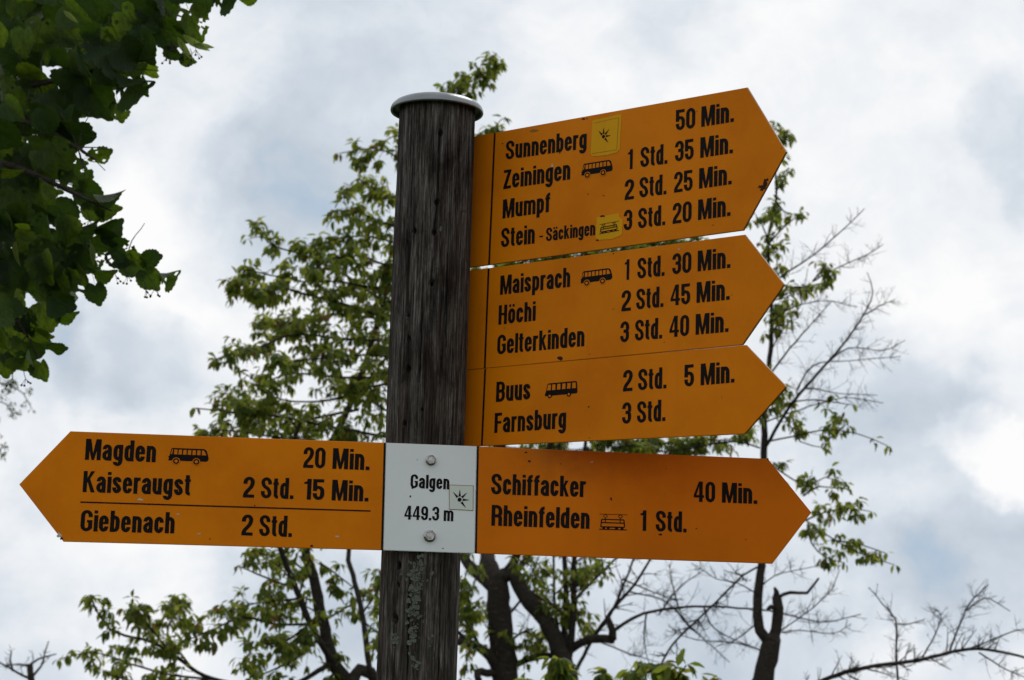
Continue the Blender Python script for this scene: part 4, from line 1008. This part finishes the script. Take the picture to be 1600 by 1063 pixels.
# ------------------------------------------------------------------ lime branch in the upper left
def lime_leaf(hole=0, seed=0):
    r_ = np.random.default_rng(seed); NA, NR = 40, 5
    vs = [(0, .38, 0)]; fs = []
    def outline(a):       # a: angle from the tip direction, heart shape with short pointed tip and toothed margin
        c = abs(a) / math.pi
        rad = .50 * (1 + .10 * math.cos(a)) + .16 * math.exp(-(a / .20) ** 2)
        rad -= .20 * math.exp(-((math.pi - abs(a)) / .30) ** 2)
        return rad
    for j in range(1, NR + 1):
        for k in range(NA):
            a = -math.pi + 2 * math.pi * (k + .5 * 0) / NA
            rad = outline(a) * j / NR
            if j == NR: rad *= 1 + (.045 if k % 2 else -.01)
            x, y = rad * math.sin(a), .38 + rad * math.cos(a)
            z = .16 * abs(x) - .30 * (y - .2) ** 2 * (1 if y > .2 else .3) + .035 * math.sin(9 * y + seed) * abs(x) * 2 + curl(x, y, seed)
            vs.append((x, y, z))
    skip = set()
    if hole:
        for _ in range(hole): skip.add((r_.integers(2, NR - 0), r_.integers(0, NA)))
        skip |= {(j, (k + 1) % NA) for j, k in list(skip)}
    for k in range(NA): fs.append((0, 1 + k, 1 + (k + 1) % NA))
    for j in range(1, NR):
        for k in range(NA):
            if (j, k) in skip: continue
            a = 1 + (j - 1) * NA + k; b_ = 1 + (j - 1) * NA + (k + 1) % NA
            fs.append((a, a + NA, b_ + NA, b_))
    # petiole
    i0 = len(vs)
    for (y, z) in ((.08, .01), (-.18, .06), (-.42, .16)):
        for k in range(3): vs.append((.010 * math.cos(2.1 * k), y, z + .010 * math.sin(2.1 * k)))
    for j in range(2):
        for k in range(3): fs.append((i0 + j * 3 + k, i0 + j * 3 + (k + 1) % 3, i0 + j * 3 + 3 + (k + 1) % 3, i0 + j * 3 + 3 + k))
    return vs, fs
def curl(x, y, seed):
    s = [(.3, .2), (1.1, .2), (-.4, .6), (2.0, -.4), (.4, 1.1), (2.8, .3), (1.4, -.8)][seed % 7]
    return s[0] * x * x + s[1] * x * y

def build_lime():
    Y = 4.7; k = Y / FPX
    trunk = at(-900, 900, Y + .4)
    root = empty('lime_tree', (trunk[0], trunk[1], ground_z(trunk[0], trunk[1])))
    tag(root, 'dark overhanging lime tree foliage filling the upper left corner', 'tree')
    def tube(px, r0, r1, dy0, dy1, name='branch', g=False):
        P = [at(x, y, Y + dy0 + (dy1 - dy0) * i / (len(px) - 1)) for i, (x, y) in enumerate(px)]
        rad = [k * (r0 + (r1 - r0) * i / (len(px) - 1)) for i in range(len(px))]
        if g: P = [np.array([trunk[0], trunk[1], root.location[2] - .1])] + P; rad = [rad[0] * 1.2] + rad
        c, r_ = catmull(P, rad, .06); c = [q + rvec() * k * .8 * (0 < i < len(c) - 1) for i, q in enumerate(c)]
        t = Tubes(); t.add(c, r_, 14 if r0 > 20 else 7, .03); t.build(name, LIMEBARK, root); return c
    tube([(-900, 900), (-890, 400), (-860, 0), (-840, -500)], 110, 70, .4, .4, 'trunk', True)
    B_ = [tube([(-870, 200), (-600, 20), (-300, -60), (0, -70), (200, -60), (330, -20), (395, -4)], 16, 1.5, .4, 0),
          tube([(-880, 300), (-600, 180), (-300, 130), (-60, 150), (60, 130), (150, 110), (240, 90)], 13, 1.3, .4, -.1),
          tube([(-300, 130), (-100, 230), (20, 260), (110, 300), (175, 330)], 9, 1.3, 0, -.1),
          tube([(-300, 140), (-150, 300), (-20, 340), (80, 380), (160, 385), (240, 415)], 9, 1.2, 0, .1),
          tube([(-320, 140), (-200, 340), (-60, 440), (20, 490), (60, 560)], 9, 1.2, 0, 0),
          tube([(-300, -60), (-80, 30), (60, 60), (170, 60), (262, 52)], 9, 1.2, 0, .1),
          tube([(-60, 150), (40, 190), (120, 230), (150, 250)], 5, 1.2, -.1, -.2)]
    meshes = []
    for i in range(10):
        v, f = lime_leaf((0, 0, 5, 0, 0, 3, 0, 0, 8, 0)[i], i)
        me = bpy.data.meshes.new('leaf'); me.from_pydata([tuple(map(float, q)) for q in v], [], f); me.materials.append(LIME)
        me.polygons.foreach_set('use_smooth', [True] * len(me.polygons)); meshes.append(me)
    loc = np.array(root.location)
    def put(px, py, size, tipdeg, face=0.0, dy=0.0, mi=None, tilt=0.0):
        """size in photo px; tipdeg: direction the tip points (0 right, 90 up); face: how far the blade turns edge-on"""
        a = R(tipdeg); ax = unit(rt * math.cos(a) + up * math.sin(a) + fw * tilt)
        nr = unit(-fw * math.cos(face) + np.cross(ax, -fw) * math.sin(face) + up * .2)
        s = size * (Y + dy) / FPX; p = at(px, py, Y + dy) - ax * s * .38
        me = meshes[mi if mi is not None else rng.integers(0, 10)]
        o = bpy.data.objects.new('leaf', me); C.objects.link(o); o.parent = root
        fr = frame_from(ax, nr) * s; q = p - loc
        o.matrix_local = Matrix([[*fr[0], q[0]], [*fr[1], q[1]], [*fr[2], q[2]], [0, 0, 0, 1]])
    # leaves on the edge of the foliage, one by one
    for e in [(300, 30, 58, -70, .1, 0, 8), (262, 52, 52, -20, .3), (235, 38, 50, 160, .4), (385, -6, 34, -10, 1.0), (350, -10, 40, 0, .9), (290, 92, 26, -30, .9), (272, 78, 34, -50, .6), (186, 170, 34, -80, .0, 0, 2), (205, 125, 54, -20, 1.1, -.1), (222, 130, 34, -80, .8),
              (150, 150, 66, -60, .2), (205, 95, 46, -80, .3), (165, 70, 62, -20, .6, -.1), (130, 120, 60, -90, .3), (110, 205, 58, -30, 1.2, -.15), (60, 185, 66, -40, 1.15, -.15), (10, 140, 60, -60, 1.1, -.15), (95, 165, 56, -60, .4), (150, 245, 40, 5, 1.3, -.1),
              (115, 270, 54, -60, .3), (135, 300, 48, -30, .5), (165, 305, 46, 0, 1.2, -.1), (165, 322, 38, -20, .9), (90, 255, 50, -40, .6), (60, 290, 60, -70, .2), (95, 330, 50, -50, .4), (145, 325, 40, -60, .5), (125, 358, 50, 15, 1.0), (168, 360, 44, 30, .6),
              (186, 395, 50, -20, .2), (206, 410, 44, -40, .3), (232, 405, 32, 0, .9), (232, 432, 40, -60, .3), (262, 428, 30, 0, 1.0), (150, 455, 36, -80, .1), (160, 372, 44, -20, .8), (135, 395, 50, -70, .4), (118, 430, 48, -60, .2), (160, 425, 34, -10, 1.1),
              (90, 400, 50, -80, .3), (70, 380, 56, -60, .3), (35, 370, 58, -80, .2), (20, 420, 58, -60, .3), (60, 440, 50, -80, .4), (90, 470, 44, -40, .9, -.1), (100, 490, 34, -10, 1.2), (70, 490, 46, -80, .3), (60, 520, 36, -30, 1.0), (85, 545, 30, -15, 1.25), (30, 500, 52, -80, .3),
              (65, 575, 34, -80, .3), (20, 545, 48, -70, .3), (45, 560, 38, -80, .5), (5, 565, 40, -90, .4), (5, 470, 50, -60, .4), (60, 330, 50, -30, .6), (20, 300, 60, -80, .3), (0, 240, 64, -50, .4), (50, 235, 54, -60, .4), (245, 10, 60, -80, .3), (200, 30, 60, -50, .5),
              (320, -14, 50, -90, .4), (215, 60, 50, -100, .6), (175, 110, 50, -70, .9, -.1)]:
        put(*e)
    # the mass behind them
    poly = [(-40, -40), (330, -30), (260, 20), (235, 60), (205, 110), (170, 140), (100, 190), (90, 240), (110, 300), (90, 340), (140, 380), (190, 400), (110, 420), (60, 470), (55, 540), (20, 560), (-40, 560)]
    def inside(x, y):
        c = False; j = len(poly) - 1
        for i in range(len(poly)):
            (xi, yi), (xj, yj) = poly[i], poly[j]
            if (yi > y) != (yj > y) and x < (xj - xi) * (y - yi) / (yj - yi) + xi: c = not c
            j = i
        return c
    n = 0
    while n < 215:
        x, y = rng.uniform(-40, 330), rng.uniform(-40, 560)
        if not inside(x, y): continue
        put(x, y, rng.uniform(38, 66), rng.normal(-65, 35), rng.normal(.3, .5), rng.uniform(-.25, .75), None, rng.normal(0, .3)); n += 1
    # twigs, bracts and hanging fruit stalks
    T_ = Tubes(); F_ = Tubes(); brv, brf = [], []
    for line_ in B_:
        for _ in range(14):
            i = rng.integers(int(len(line_) * .45), len(line_) - 1); p = line_[i]; d = unit(rvec() * [1, .5, 1] + [.5, 0, -.5]); q = [p]
            for _k in range(5): d = unit(d + rvec() * .15); q.append(q[-1] + d * k * 12)
            T_.add(q, [k * 1.1, k, k * .9, k * .8, k * .7, k * .6], 5)
    tw = T_.build('twigs', LIMEBARK, root); tw['kind'] = 'stuff'
    for (px, py) in [(258, 12), (270, 66), (286, 80), (306, 78), (262, 88), (300, 90), (128, 430), (180, 430), (200, 432), (228, 452), (243, 450), (75, 428), (65, 435), (28, 340), (70, 345), (140, 345), (20, 590), (40, 592)]:
        top = at(px - 3, py - 14, Y - .1)
        mid = at(px, py, Y - .1); F_.add([top, (top + mid) / 2 + rvec() * k, mid], [k * .5] * 3, 4)
        for s in range(rng.integers(3, 6)):
            e = mid + rt * k * rng.uniform(-9, 9) + up * k * rng.uniform(-14, -4) + fw * k * rng.uniform(-5, 5)
            F_.add([mid, e], [k * .4, k * .4], 4)
            F_.add([e + up * k * 1.9, e + up * k * 1.2, e, e - up * k * 1.2, e - up * k * 1.8], [k * .3, k * 1.5, k * 2.0, k * 1.4, k * .3], 7)
    ft = F_.build('fruit_stalks', LIMEBARK, root); ft['kind'] = 'stuff'
    for (px, py, tip, sz) in [(305, 68, -35, 50), (318, 72, -5, 34), (288, 76, -60, 44), (110, 26, -40, 30), (25, 395, -90, 44), (70, 408, -20, 30), (145, 398, -80, 36), (28, 470, -85, 40)]:
        a = R(tip); ax = unit(rt * math.cos(a) + up * math.sin(a)); fr = frame_from(ax, -fw + rvec() * .4); s = sz * k; V = (LV * [.62, 1, 1]) * s @ fr.T + at(px, py, Y - .05) - ax * s * .5 - loc
        o = mesh_obj('bract', V, LF, LIMEPALE, root, True); o['label'] = 'pale yellow-green flower bract'
build_lime()
